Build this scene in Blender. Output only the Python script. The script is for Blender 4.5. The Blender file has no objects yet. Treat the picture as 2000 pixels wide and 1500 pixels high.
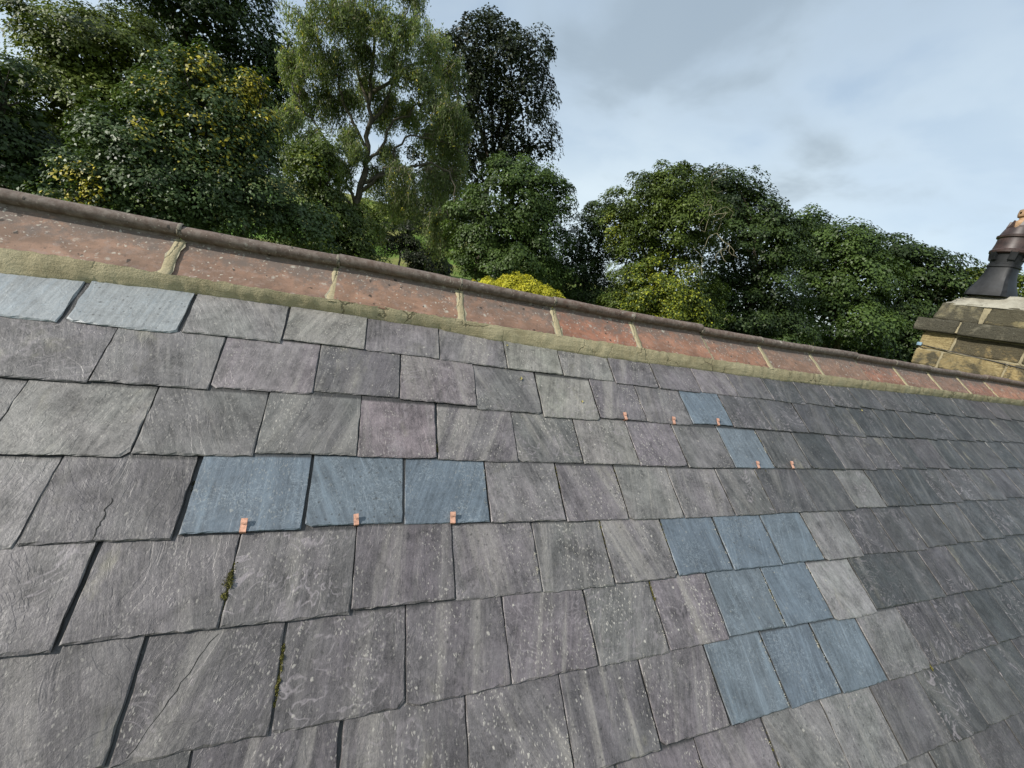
import bpy, bmesh, math, random
import numpy as np
from mathutils import Vector, Matrix

S = bpy.context.scene
COL = S.collection

# ------------------------------------------------------------------ camera
cd = bpy.data.cameras.new('camera'); cam = bpy.data.objects.new('camera', cd); COL.objects.link(cam)
cd.sensor_width = 36.0; cd.lens = 13.951; cd.clip_start = 0.05; cd.clip_end = 3000
CAM_R = Vector((0.925277, -0.327476, 0.191369)); CAM_U = Vector((0.093096 * -1, 0.293028, 0.951561)); CAM_F = Vector((0.367690, 0.898273, -0.240645))
CAM_P = Vector((0.0, -1.537945, 6.106271))
cam.matrix_world = Matrix(((CAM_R.x, CAM_U.x, -CAM_F.x, CAM_P.x), (CAM_R.y, CAM_U.y, -CAM_F.y, CAM_P.y), (CAM_R.z, CAM_U.z, -CAM_F.z, CAM_P.z), (0, 0, 0, 1)))
S.camera = cam

# ------------------------------------------------------------------ light
SUN_EL = math.radians(34.0)
SUN_DIR = Vector((-math.cos(SUN_EL) * math.cos(math.radians(8)), math.cos(SUN_EL) * math.sin(math.radians(-8)), math.sin(SUN_EL)))   # towards the sun: along the ridge, from the left
ld = bpy.data.lights.new('sun', 'SUN'); ld.energy = 5.0; ld.angle = math.radians(0.6); ld.color = (1.0, 0.95, 0.88)
sun = bpy.data.objects.new('sun', ld); COL.objects.link(sun)
sun.rotation_euler = SUN_DIR.to_track_quat('Z', 'Y').to_euler(); sun.location = (-20, 0, 30)
S.view_settings.view_transform = 'Standard'; S.view_settings.look = 'None'
S.view_settings.gamma = 1.0; S.view_settings.use_curve_mapping = False; S.view_settings.exposure = 0.12
S.cycles.max_bounces = 6; S.cycles.diffuse_bounces = 2; S.cycles.transmission_bounces = 3; S.cycles.transparent_max_bounces = 4
S.cycles.use_denoising = True


class N:
    """small helper over a node tree"""
    def __init__(s, nt): s.t = nt; nt.nodes.clear()
    def add(s, kind, ins=None, **props):
        n = s.t.nodes.new(kind)
        for k, v in props.items(): setattr(n, k, v)
        for k, v in (ins or {}).items():
            sk = n.inputs[k]
            if hasattr(v, 'is_output'): s.t.links.new(v, sk)
            else: sk.default_value = v
        return n
    def math(s, op, a, b=0.0, c=0.0, clamp=False):
        n = s.add('ShaderNodeMath', {0: a, 1: b, 2: c}, operation=op); n.use_clamp = clamp; return n.outputs[0]
    def vec(s, op, a, b=(0, 0, 0)):
        n = s.add('ShaderNodeVectorMath', {0: a, 1: b}, operation=op); return n.outputs[0]
    def scale(s, v, k): return s.vec('MULTIPLY', v, k)
    def noise(s, v, scale, detail=4, rough=0.55, dist=0.0, col=False):
        n = s.add('ShaderNodeTexNoise', {'Vector': v, 'Scale': scale, 'Detail': detail, 'Roughness': rough, 'Distortion': dist})
        return n.outputs['Color' if col else 'Fac']
    def voro(s, v, scale, feature='F1', rnd=1.0):
        n = s.add('ShaderNodeTexVoronoi', {'Vector': v, 'Scale': scale, 'Randomness': rnd}, feature=feature); return n
    def mix(s, f, a, b, mode='MIX'):
        n = s.add('ShaderNodeMix', data_type='RGBA', blend_type=mode)
        for i, v in ((0, f), (6, a), (7, b)):
            sk = n.inputs[i]
            if hasattr(v, 'is_output'): s.t.links.new(v, sk)
            else: sk.default_value = v if i == 0 else (*v[:3], 1)
        return n.outputs[2]
    def step(s, v, lo, hi):
        n = s.add('ShaderNodeMapRange', {'Value': v, 'From Min': lo, 'From Max': hi}); n.interpolation_type = 'SMOOTHSTEP'; return n.outputs[0]
    def mapr(s, v, lo, hi, a, b):
        return s.add('ShaderNodeMapRange', {'Value': v, 'From Min': lo, 'From Max': hi, 'To Min': a, 'To Max': b}).outputs[0]
    def out(s, sh): s.t.links.new(sh, s.add('ShaderNodeOutputMaterial').inputs[0])
    def principled(s, base, rough, bump=None, strength=0.5, dist=0.002, spec=0.5, metal=0.0):
        ins = {'Base Color': base, 'Roughness': rough, 'Specular IOR Level': spec, 'Metallic': metal}
        if not hasattr(base, 'is_output'): ins['Base Color'] = (*base[:3], 1)
        if bump is not None:
            ins['Normal'] = s.add('ShaderNodeBump', {'Height': bump, 'Strength': strength, 'Distance': dist}).outputs[0]
        return s.add('ShaderNodeBsdfPrincipled', ins).outputs[0]
    def coords(s, kind='Object'): return s.add('ShaderNodeTexCoord').outputs[kind]
    def rcoords(s):
        """object coordinates shifted by the object's own random number, so alike pieces differ"""
        r = s.add('ShaderNodeObjectInfo').outputs['Random']
        cmb = s.add('ShaderNodeCombineXYZ', {0: s.math('MULTIPLY', r, 37.0), 1: s.math('MULTIPLY', r, 71.3), 2: s.math('MULTIPLY', r, 13.7)}).outputs[0]
        return s.vec('ADD', s.coords(), cmb), r


def material(name):
    m = bpy.data.materials.new(name); m.use_nodes = True; return m, N(m.node_tree)

# ------------------------------------------------------------------ sky: Nishita under a broken veil of cloud
w = bpy.data.worlds.new('World'); S.world = w; w.use_nodes = True
n = N(w.node_tree)
sky = n.add('ShaderNodeTexSky', sky_type='NISHITA'); sky.sun_disc = False
sky.sun_elevation = SUN_EL; sky.sun_rotation = math.radians(-98.0); sky.dust_density = 1.5; sky.air_density = 1.0; sky.ozone_density = 1.2
g_ = n.coords('Generated')
CLOUD_STR = 1.04; SKX, SKY = 9.2, 4.4
sep = n.add('ShaderNodeSeparateXYZ', {0: g_})
hgt = n.math('ADD', n.math('MAXIMUM', sep.outputs[2], 0.0), 0.22)
lay = n.add('ShaderNodeCombineXYZ', {0: n.math('DIVIDE', sep.outputs[0], hgt), 1: n.math('DIVIDE', sep.outputs[1], hgt), 2: 0.0}).outputs[0]   # the cloud deck as a flat layer overhead
lay = n.vec('ADD', lay, (SKX, SKY, 0.0))
veil = n.noise(lay, 0.45, 4, 0.5, 0.4)
puff = n.math('ADD', n.math('MULTIPLY', n.noise(lay, 1.2, 5, 0.5, 0.25), 0.68), n.math('MULTIPLY', n.noise(lay, 2.9, 5, 0.55, 0.3), 0.32))
b_sky = n.add('ShaderNodeBackground', {'Color': sky.outputs[0], 'Strength': 0.13}).outputs[0]
veil_c = n.mix(n.step(veil, 0.3, 0.7), (0.42, 0.55, 0.70), (0.64, 0.76, 0.84))
veil_c = n.mix(n.math('MULTIPLY', n.step(sep.outputs[2], 0.42, 0.02), 0.8), veil_c, (0.76, 0.86, 0.91))      # paler towards the horizon
lit = n.step(puff, 0.40, 0.50); cl = n.step(puff, 0.485, 0.64)
cloud_c = n.mix(n.math('MULTIPLY', lit, 0.45), veil_c, (0.74, 0.85, 0.91))
cloud_c = n.mix(n.math('MULTIPLY', cl, 0.8), cloud_c, (0.31, 0.39, 0.47))
b_cl = n.add('ShaderNodeBackground', {'Color': cloud_c, 'Strength': CLOUD_STR}).outputs[0]
fac = n.math('ADD', n.mapr(veil, 0.3, 0.7, 0.55, 0.9), n.math('MULTIPLY', cl, 0.3), clamp=True)
mx = n.add('ShaderNodeMixShader', {0: fac, 1: b_sky, 2: b_cl}).outputs[0]
n.t.links.new(mx, n.add('ShaderNodeOutputWorld').inputs[0])

# ------------------------------------------------------------------ scene helpers
def tag(o, label=None, cat=None, group=None, kind=None):
    if label: o['label'] = label
    if cat: o['category'] = cat
    if group: o['group'] = group
    if kind: o['kind'] = kind
    return o

def empty(name, loc=(0, 0, 0)):
    o = bpy.data.objects.new(name, None); o.location = loc; o.empty_display_size = 0.1; COL.objects.link(o); return o

def mesh_from(name, verts, faces, mats, parent=None, matrix=None, smooth=False, mat_idx=None):
    me = bpy.data.meshes.new(name); me.from_pydata([tuple(v) for v in verts], [], faces)
    for m in (mats if isinstance(mats, (list, tuple)) else [mats]): me.materials.append(m)
    if mat_idx is not None: me.polygons.foreach_set('material_index', mat_idx)
    if smooth: me.polygons.foreach_set('use_smooth', [True] * len(me.polygons))
    me.update()
    o = bpy.data.objects.new(name, me); COL.objects.link(o)
    if parent is not None: o.parent = parent
    if matrix is not None: o.matrix_world = matrix if parent is None else matrix
    return o

def from_bm(name, bm, mats, parent=None, smooth=False):
    bmesh.ops.recalc_face_normals(bm, faces=bm.faces)
    me = bpy.data.meshes.new(name); bm.to_mesh(me); bm.free()
    for m in (mats if isinstance(mats, (list, tuple)) else [mats]): me.materials.append(m)
    if smooth: me.polygons.foreach_set('use_smooth', [True] * len(me.polygons))
    o = bpy.data.objects.new(name, me); COL.objects.link(o)
    if parent is not None: o.parent = parent
    return o

# ------------------------------------------------------------------ the roof plane: u along the ridge, v down the slope, w outwards, in slate gauges
G = 0.19; PITCH = math.radians(39.0); SP, CP = math.sin(PITCH), math.cos(PITCH); Z0 = 5.9; UC = 7.8983
UC = float(8.0265)
def drift(u, v):
    """the far courses run a little out of line with the near ones"""
    k = max(0.0, min(1.0, 1 - (v - 1) / 7))
    d = u - 19.0
    return -0.028 * (d + math.sqrt(d * d + 2.0)) / 2 * k
def RW(u, v, w=0.0, dr=True):
    if dr: v = v + drift(u, v)
    return Vector(((u - UC) * G, -v * G * CP - w * G * SP, Z0 - v * G * SP + w * G * CP))
AX_U = Vector((1, 0, 0)); AX_UP = Vector((0, CP, SP)); AX_N = Vector((0, -SP, CP))
def roof_matrix(p, roll=0.0, pitch=0.0, yaw=0.0):
    m = Matrix((AX_U, AX_UP, AX_N)).transposed().to_4x4()
    return Matrix.Translation(p) @ m @ Matrix.Rotation(yaw, 4, 'Z') @ Matrix.Rotation(pitch, 4, 'X') @ Matrix.Rotation(roll, 4, 'Y')
def to_px(p):
    d = Vector(p) - CAM_P; z = d.dot(CAM_F)
    if z < 0.05: return None
    return (1000 + 775.08 * d.dot(CAM_R) / z, 750 - 775.08 * d.dot(CAM_U) / z)

# ================================================================== MATERIALS
def slate_material(name, blue=False, joined=False):
    m, n = material(name)
    P, r = n.rcoords()
    oi = n.add('ShaderNodeObjectInfo')
    base = oi.outputs['Color']; lich = oi.outputs['Alpha']
    if joined: base = n.add('ShaderNodeAttribute', attribute_name='tone').outputs['Color']
    rot = n.add('ShaderNodeVectorRotate', {'Vector': P, 'Angle': n.mapr(r, 0, 1, -0.50, 0.42)}, rotation_type='Z_AXIS').outputs[0]
    streak = n.noise(n.scale(rot, (30, 2.4, 3)), 1.0, 6, 0.6, 0.3)
    streak2 = n.noise(n.scale(rot, (110, 5, 3)), 1.0, 4, 0.6, 0.2)
    mottle = n.noise(P, 11, 6, 0.62, 0.6)
    blotch = n.noise(n.scale(P, (1.0, 0.6, 1)), 7, 3, 0.5, 0.3)
    fine = n.noise(P, 330, 3, 0.7)
    grit = n.noise(P, 120, 3, 0.75)
    mid = n.noise(n.scale(rot, (1.0, 0.55, 1)), 62, 6, 0.78, 0.5)
    k = n.math('ADD', (n.mapr(mottle, 0.25, 0.75, 0.46, 1.52) if not blue else n.mapr(mottle, 0.25, 0.75, 0.72, 1.28)), n.mapr(fine, 0.2, 0.8, -0.34 if not blue else -.2, 0.34 if not blue else .2))
    k = n.math('ADD', k, n.mapr(mid, 0.25, 0.75, -0.40 if not blue else -.18, 0.40 if not blue else .18))
    k = n.math('ADD', k, n.mapr(streak2, 0.25, 0.75, -0.26, 0.26))
    k = n.math('ADD', k, n.mapr(grit, 0.25, 0.75, -0.18, 0.18))
    k = n.math('MAXIMUM', k, 0.22)
    kv = n.add('ShaderNodeCombineXYZ', {0: k, 1: k, 2: k}).outputs[0]
    c = n.mix(1.0, base, kv, 'MULTIPLY')
    # crusty pale lichen trails, specks and growth
    if blue:
        sw = n.noise(P, 34, 4, 0.6, 2.2)
        line = n.math('SUBTRACT', 1.0, n.step(n.math('ABSOLUTE', n.math('SUBTRACT', sw, 0.5)), 0.0, 0.028))
        line = n.math('MULTIPLY', line, n.step(n.noise(P, 13, 3, 0.6), 0.42, 0.60))
        c = n.mix(n.math('MULTIPLY', line, 0.5), c, (0.44, 0.51, 0.55))
        c = n.mix(n.math('MULTIPLY', n.step(streak, 0.5, 0.78), 0.45), c, (0.32, 0.41, 0.48))
        c = n.mix(n.math('MULTIPLY', n.step(streak2, 0.60, 0.80), 0.4), c, (0.38, 0.46, 0.52))
    else:
        hue = n.step(blotch, 0.38, 0.62)
        c = n.mix(n.math('MULTIPLY', hue, 0.8), c, n.mix(1.0, c, (0.93, 0.975, 0.93), 'MULTIPLY'))
        c = n.mix(n.math('MULTIPLY', n.step(streak, 0.50, 0.74), n.mapr(r, 0, 1, 0.05, 0.5)), c, n.mix(0.6, c, (0.40, 0.40, 0.37)))
        c = n.mix(n.math('MULTIPLY', n.step(streak, 0.48, 0.24), 0.5), c, n.mix(1.0, c, (0.62, 0.62, 0.60), 'MULTIPLY'))
        crm = n.math('MULTIPLY', n.math('MULTIPLY', n.step(n.noise(n.scale(rot, (16, 1.3, 3)), 1.0, 5, 0.6, 0.6), 0.50, 0.70), n.mapr(grit, 0.3, 0.6, 0.45, 1.0)), lich)
        c = n.mix(n.math('MULTIPLY', crm, 0.75), c, (0.40, 0.39, 0.345))
        sw = n.noise(P, 6.5, 3, 0.5, 1.6)
        line = n.math('SUBTRACT', 1.0, n.step(n.math('ABSOLUTE', n.math('SUBTRACT', n.math('PINGPONG', n.math('MULTIPLY', sw, 5.0), 0.5), 0.25)), 0.02, 0.085))
        line = n.math('MULTIPLY', line, n.step(n.noise(P, 9, 4, 0.7), 0.44, 0.58))
        line = n.math('MULTIPLY', line, n.mapr(grit, 0.3, 0.6, 0.3, 1.0))
        line = n.math('MULTIPLY', line, n.mapr(n.math('FRACT', n.math('MULTIPLY', r, 7.7)), 0.15, 1, 0.0, 1.0))
        c = n.mix(n.math('MULTIPLY', line, 0.85), c, (0.36, 0.335, 0.345))
        yel = n.math('MULTIPLY', n.step(n.noise(n.scale(P, (1.6, 0.8, 1)), 5.5, 5, 0.65, 0.5), 0.57, 0.74), n.math('FRACT', n.math('MULTIPLY', r, 3.3)))
        c = n.mix(n.math('MULTIPLY', yel, 0.6), c, (0.34, 0.33, 0.24))
    warped = n.vec('ADD', P, n.scale(n.noise(P, 90, 2, 0.5, 0, True), (0.012, 0.012, 0.0)))
    v1 = n.voro(n.scale(warped, (1, 0.5, 1)), 200)
    rnd1 = n.add('ShaderNodeSeparateColor', {0: v1.outputs['Color']}).outputs[0]
    sp1 = n.math('MULTIPLY', n.step(v1.outputs['Distance'], 0.40, 0.20), n.step(rnd1, 0.42, 0.50))
    sp1 = n.math('MULTIPLY', sp1, n.step(n.noise(n.scale(rot, (1.6, .5, 1)), 9, 5, 0.65), 0.42, 0.62))
    v2 = n.voro(warped, 36)
    rnd2 = n.add('ShaderNodeSeparateColor', {0: v2.outputs['Color']}).outputs[1]
    sp2 = n.math('MULTIPLY', n.step(v2.outputs['Distance'], 0.16, 0.09), n.step(rnd2, 0.80, 0.82))
    spk = n.math('MULTIPLY', n.math('MAXIMUM', n.math('MULTIPLY', sp1, 0.9), sp2), lich)
    c = n.mix(spk, c, (0.58, 0.57, 0.50))
    v3 = n.voro(warped, 60)
    rnd3 = n.add('ShaderNodeSeparateColor', {0: v3.outputs['Color']}).outputs[2]
    pit = n.math('MULTIPLY', n.step(v3.outputs['Distance'], 0.22, 0.10), n.step(rnd3, 0.80, 0.82))
    c = n.mix(n.math('MULTIPLY', pit, 0.6), c, (0.05, 0.05, 0.045))
    # riven surface: stepped flakes, ribs along the grain, grit
    stepn = n.math('MULTIPLY', n.noise(n.scale(rot, (1.0, 0.45, 1)), 9, 5, 0.62, 0.8), 7.0)
    fl = n.math('FLOOR', stepn); fr = n.math('FRACT', stepn)
    flake = n.math('ADD', fl, n.step(fr, 0.0, 0.10))
    h = n.math('ADD', n.math('MULTIPLY', flake, 0.30), n.math('ADD', n.math('MULTIPLY', streak2, 0.5), n.math('MULTIPLY', mid, 1.1)))
    h = n.math('ADD', h, n.math('MULTIPLY', mottle, 0.8))
    h = n.math('ADD', h, n.math('MULTIPLY', grit, 0.55))
    h = n.math('ADD', h, n.math('MULTIPLY', fine, 0.25))
    h = n.math('ADD', h, n.math('MULTIPLY', spk, 0.35))
    c = n.mix(1.0, c, (0.73, 0.692, 0.692) if not blue else (0.66, 0.65, 0.65), 'MULTIPLY')
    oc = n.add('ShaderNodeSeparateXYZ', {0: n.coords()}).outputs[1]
    if not joined: c = n.mix(n.math('MULTIPLY', n.step(oc, 0.187, 0.196), 0.85), c, (0.022, 0.021, 0.019))  # covered lap: grime plus painted-in shade, so the open joints look deep
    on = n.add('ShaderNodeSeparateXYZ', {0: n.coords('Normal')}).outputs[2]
    if not joined: c = n.mix(n.math('MULTIPLY', n.step(on, 0.55, 0.15), 0.75), c, (0.030, 0.030, 0.028))  # side faces: edge grime and shade painted into the colour
    rough = n.mapr(mottle, 0.3, 0.7, 0.62, 0.40) if not blue else n.mapr(mottle, 0.3, 0.7, 0.60, 0.44)
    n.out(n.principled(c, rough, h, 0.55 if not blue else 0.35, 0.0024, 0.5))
    return m

M = {}
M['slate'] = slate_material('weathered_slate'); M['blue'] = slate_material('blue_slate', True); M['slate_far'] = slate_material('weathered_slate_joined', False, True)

def ridge_clay(name, roll):
    m, n = material(name)
    P, r = n.rcoords()
    base = n.add('ShaderNodeObjectInfo').outputs['Color']
    base = n.mix(0.16, n.mix(1.0, base, (1.10, 1.03, 0.86), 'MULTIPLY'), (0.20, 0.168, 0.145))
    big = n.noise(n.scale(P, (1, 1.6, 1.6)), 9, 5, 0.62, 0.4); med = n.noise(P, 42, 5, 0.7); fine = n.noise(P, 260, 3, 0.7)
    c = n.mix(n.step(big, 0.35, 0.7), n.mix(1.0, base, (0.72, 0.70, 0.70), 'MULTIPLY'), n.mix(1.0, base, (1.2, 1.12, 1.1), 'MULTIPLY'))
    c = n.mix(n.math('MULTIPLY', n.step(med, 0.50, 0.68), 0.6), c, (0.27, 0.20, 0.165))
    c = n.mix(n.math('MULTIPLY', n.step(n.noise(P, 75, 4, 0.75), 0.46, 0.30), 0.65), c, (0.085, 0.062, 0.05))
    if roll:
        c = n.mix(0.82, c, n.mix(n.step(med, 0.35, 0.65), (0.080, 0.062, 0.052), (0.175, 0.148, 0.128)))
    else:
        oz = n.add('ShaderNodeSeparateXYZ', {0: n.coords()}).outputs[2]
        gr = n.math('ADD', n.mapr(oz, -0.14, -0.03, -0.22, 0.16), n.noise(n.scale(P, (1, 1, 1)), 20, 6, 0.75))
        c = n.mix(n.math('MULTIPLY', n.step(gr, 0.42, 0.66), 0.85), c, (0.135, 0.108, 0.092))
        c = n.mix(n.math('MULTIPLY', n.step(n.noise(P, 95, 3, 0.7), 0.60, 0.70), n.step(gr, 0.35, 0.6)), c, (0.36, 0.33, 0.29))
    wp = n.vec('ADD', P, n.scale(n.noise(P, 70, 2, 0.5, 0, True), (0.02, 0.02, 0.02)))
    v = n.voro(wp, 90 if roll else 70); rr = n.add('ShaderNodeSeparateColor', {0: v.outputs['Color']}).outputs[0]
    sp = n.math('MULTIPLY', n.step(v.outputs['Distance'], 0.30, 0.16), n.step(rr, 0.52, 0.58))
    sp = n.math('MULTIPLY', sp, n.step(n.noise(P, 8, 3, 0.6), 0.38, 0.55))
    c = n.mix(n.math('MULTIPLY', sp, 0.45 if roll else 0.75), c, (0.46, 0.42, 0.35))
    v4 = n.voro(wp, 26); r4 = n.add('ShaderNodeSeparateColor', {0: v4.outputs['Color']}).outputs[2]
    c = n.mix(n.math('MULTIPLY', n.math('MULTIPLY', n.step(v4.outputs['Distance'], 0.30, 0.12), n.step(r4, 0.74, 0.77)), n.mapr(med, 0.4, 0.6, 0.0, 0.8)), c, (0.42, 0.40, 0.34))
    v2 = n.voro(wp, 34); r2 = n.add('ShaderNodeSeparateColor', {0: v2.outputs['Color']}).outputs[1]
    dk = n.math('MULTIPLY', n.step(v2.outputs['Distance'], 0.26, 0.14), n.step(r2, 0.80, 0.83))
    c = n.mix(n.math('MULTIPLY', dk, 0.85), c, (0.035, 0.03, 0.025))
    h = n.math('ADD', n.math('MULTIPLY', med, 0.8), n.math('ADD', n.math('MULTIPLY', fine, 0.4), n.math('ADD', n.math('MULTIPLY', sp, 0.3), n.math('MULTIPLY', dk, 0.5))))
    n.out(n.principled(c, 0.8, h, 0.5, 0.0025, 0.3)); return m
M['clay'] = ridge_clay('weathered_red_clay', False); M['roll'] = ridge_clay('grimy_clay_roll', True)

def mortar_material(name, a, b, sc=1.0):
    m, n = material(name); P = n.coords()
    big = n.noise(P, 9 * sc, 5, 0.6, 0.3); fine = n.noise(P, 200, 4, 0.7); trow = n.noise(n.scale(P, (7, 60, 60)), 1.0, 5, 0.6, 0.4)
    c = n.mix(n.step(big, 0.3, 0.7), a, b)
    c = n.mix(n.math('MULTIPLY', n.step(fine, 0.5, 0.75), 0.45), c, [x * 0.55 for x in a])
    wv = n.vec('ADD', P, n.scale(n.noise(P, 12, 4, 0.6, 0, True), (0.06, 0.06, 0.06)))
    ce = n.voro(wv, 7, 'DISTANCE_TO_EDGE').outputs['Distance']; crack = n.math('MULTIPLY', n.step(ce, 0.022, 0.004), n.step(n.noise(P, 4, 3, 0.6), 0.50, 0.60))
    c = n.mix(n.math('MULTIPLY', crack, 0.7), c, [x * 0.3 for x in a])
    grit = n.noise(P, 75, 4, 0.8)
    c = n.mix(n.math('MULTIPLY', n.step(grit, 0.5, 0.72), 0.4), c, [min(1, x * 1.35) for x in b])
    fine = n.math('ADD', fine, n.math('SUBTRACT', n.math('MULTIPLY', grit, 1.5), n.math('MULTIPLY', crack, 2.0)))
    h = n.math('ADD', n.math('MULTIPLY', fine, 0.35), n.math('ADD', n.math('MULTIPLY', trow, 0.7), n.math('MULTIPLY', big, 0.8)))
    n.out(n.principled(c, 0.9, h, 0.8, 0.006, 0.2)); return m
M['mortar'] = mortar_material('khaki_mortar', (0.29, 0.243, 0.145), (0.39, 0.338, 0.215))
M['mortar_pale'] = mortar_material('pale_mortar', (0.30, 0.265, 0.18), (0.43, 0.39, 0.28))
M['old_mortar'] = mortar_material('old_chimney_mortar', (0.19, 0.165, 0.105), (0.31, 0.27, 0.175))
M['joint_dark'] = mortar_material('roll_joint_mortar', (0.16, 0.14, 0.115), (0.27, 0.24, 0.19))
M['flaunch'] = mortar_material('flaunching_mortar', (0.22, 0.205, 0.165), (0.33, 0.315, 0.26))

def simple(name, col, rough=0.7, metal=0.0, nscale=30, var=0.25, bump=0.3, spec=0.4):
    m, n = material(name); P, r = n.rcoords()
    a = n.noise(P, nscale, 5, 0.65)
    c = n.mix(n.step(a, 0.3, 0.7), [x * (1 - var) for x in col], [min(1, x * (1 + var)) for x in col])
    n.out(n.principled(c, rough, a, bump, 0.003, spec, metal)); return m
M['copper'] = simple('bright_copper', (0.80, 0.42, 0.28), 0.40, 0.55, 120, 0.28, 0.25)
M['deck'] = simple('roof_underlay', (0.03, 0.03, 0.03), 0.9)
M['wire'] = simple('dark_wire', (0.05, 0.05, 0.05), 0.5)
M['bluec'] = simple('pale_blue_plastic', (0.17, 0.26, 0.33), 0.5)
M['leafbit'] = simple('dry_yellow_leaf', (0.36, 0.31, 0.12), 0.8, nscale=200)
M['lichen'] = simple('crusty_lichen', (0.46, 0.44, 0.36), 0.95, nscale=200, var=0.35)
M['moss'] = simple('green_brown_moss', (0.115, 0.105, 0.026), 0.95, nscale=140, var=0.5)
M['moss_dark'] = simple('dark_moss', (0.035, 0.034, 0.014), 0.95, nscale=140, var=0.5)
M['pot'] = simple('black_glazed_pot', (0.011, 0.012, 0.0135), 0.55, nscale=14, var=0.5, bump=0.3, spec=0.35)
M['pot_rim'] = simple('brown_glazed_pot', (0.040, 0.025, 0.022), 0.45, nscale=18, var=0.4, bump=0.2, spec=0.45)
M['terracotta'] = simple('buff_terracotta', (0.34, 0.215, 0.125), 0.75, nscale=25)

def stone_material():
    m, n = material('sooty_sandstone'); P, r = n.rcoords(); base = n.add('ShaderNodeObjectInfo'); bc = base.outputs['Color']; soot = base.outputs['Alpha']
    big = n.noise(P, 5.5, 6, 0.62, 0.5); med = n.noise(n.scale(P, (1, 1, 2.2)), 22, 6, 0.7, 0.4); fine = n.noise(P, 190, 3, 0.7)
    c = n.mix(n.step(med, 0.3, 0.7), n.mix(1.0, bc, (0.66, 0.62, 0.55), 'MULTIPLY'), n.mix(1.0, bc, (1.2, 1.2, 1.15), 'MULTIPLY'))
    sm = n.step(n.math('ADD', n.math('ADD', n.mapr(big, 0.32, 0.68, 0, 0.62), n.mapr(med, 0.3, 0.7, 0, 0.35)), n.math('MULTIPLY', soot, 0.8)), 0.58, 0.92)
    c = n.mix(n.math('MULTIPLY', sm, 0.9), c, n.mix(n.step(fine, 0.35, 0.65), (0.028, 0.027, 0.022), (0.085, 0.078, 0.055)))
    c = n.mix(n.math('MULTIPLY', n.step(n.noise(P, 60, 4, 0.7), 0.62, 0.72), 0.5), c, (0.33, 0.33, 0.27))
    h = n.math('ADD', n.math('MULTIPLY', med, 1.0), n.math('MULTIPLY', fine, 0.3))
    n.out(n.principled(c, 0.9, h, 1.0, 0.022, 0.2)); return m
M['stone'] = stone_material()

def ground_material():
    m, n = material('rough_grass'); P = n.coords()
    a = n.noise(P, 0.10, 5, 0.6); b = n.noise(P, 1.7, 5, 0.65); c2 = n.noise(P, 14, 4, 0.7)
    c = n.mix(n.step(a, 0.40, 0.60), (0.10, 0.20, 0.025), (0.24, 0.23, 0.075))
    c = n.mix(n.math('MULTIPLY', n.step(b, 0.4, 0.7), 0.5), c, (0.10, 0.11, 0.03))
    c = n.mix(n.math('MULTIPLY', n.step(c2, 0.45, 0.7), 0.45), c, (0.05, 0.06, 0.02))
    n.out(n.principled(c, 0.95, n.math('ADD', b, c2), 0.8, 0.15, 0.15)); return m
M['ground'] = ground_material()

def bark_material(name, a, b):
    m, n = material(name); P = n.coords()
    t = n.noise(n.scale(P, (1, 1, 0.25)), 14, 5, 0.65); c = n.mix(n.step(t, 0.3, 0.7), a, b)
    n.out(n.principled(c, 0.9, t, 0.7, 0.02, 0.2)); return m
M['bark'] = bark_material('dark_bark', (0.030, 0.024, 0.018), (0.085, 0.07, 0.052))
M['bark_pale'] = bark_material('greyish_willow_bark', (0.040, 0.036, 0.026), (0.105, 0.092, 0.066))
M['twig'] = bark_material('pale_willow_twig', (0.17, 0.15, 0.095), (0.30, 0.27, 0.18))

def leaf_material(name, dark, light, autumn=(0.66, 0.54, 0.05), trans=0.22, rough=0.5, spec=0.35):
    m, n = material(name)
    t = n.add('ShaderNodeAttribute', attribute_name='tint'); y = n.add('ShaderNodeAttribute', attribute_name='autumn')
    c = n.mix(t.outputs['Fac'], dark, light); c = n.mix(y.outputs['Fac'], c, autumn)
    pr = n.principled(c, rough, spec=spec)
    tr = n.add('ShaderNodeBsdfTranslucent', {'Color': n.mix(1.0, c, (1.15, 1.25, 0.55), 'MULTIPLY')}).outputs[0]
    n.out(n.add('ShaderNodeMixShader', {0: trans, 1: pr, 2: tr}).outputs[0]); return m

# ================================================================== SETTING: ground
def smooth(a, b, x):
    t = np.clip((x - a) / (b - a), 0, 1); return t * t * (3 - 2 * t)
def ground_h(x, y):
    x = np.asarray(x, float); y = np.asarray(y, float)
    side = 1 - 0.45 * smooth(12, 70, x)
    h = (5.6 * smooth(7, 42, y) + 12.5 * smooth(42, 105, y) + 10 * smooth(150, 900, y)) * side
    return h + 0.25 * np.sin(x * 0.31 + 1.3) * np.sin(y * 0.23) * smooth(6, 20, y)
def build_ground():
    s = np.concatenate([np.linspace(-1, 1, 121)]); xs = np.sign(s) * (60 * np.abs(s) + 1400 * np.abs(s) ** 4)
    ys = xs + 30
    X, Y = np.meshgrid(xs, ys); Z = ground_h(X, Y)
    V = np.stack([X, Y, Z], -1).reshape(-1, 3); k = len(xs)
    F = [(j * k + i, j * k + i + 1, (j + 1) * k + i + 1, (j + 1) * k + i) for j in range(k - 1) for i in range(k - 1)]
    o = mesh_from('ground', V, F, M['ground'], smooth=True)
    tag(o, 'grassy ground rising to a yellowish field on the hillside behind the trees', None, None, 'structure')
build_ground()

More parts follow.
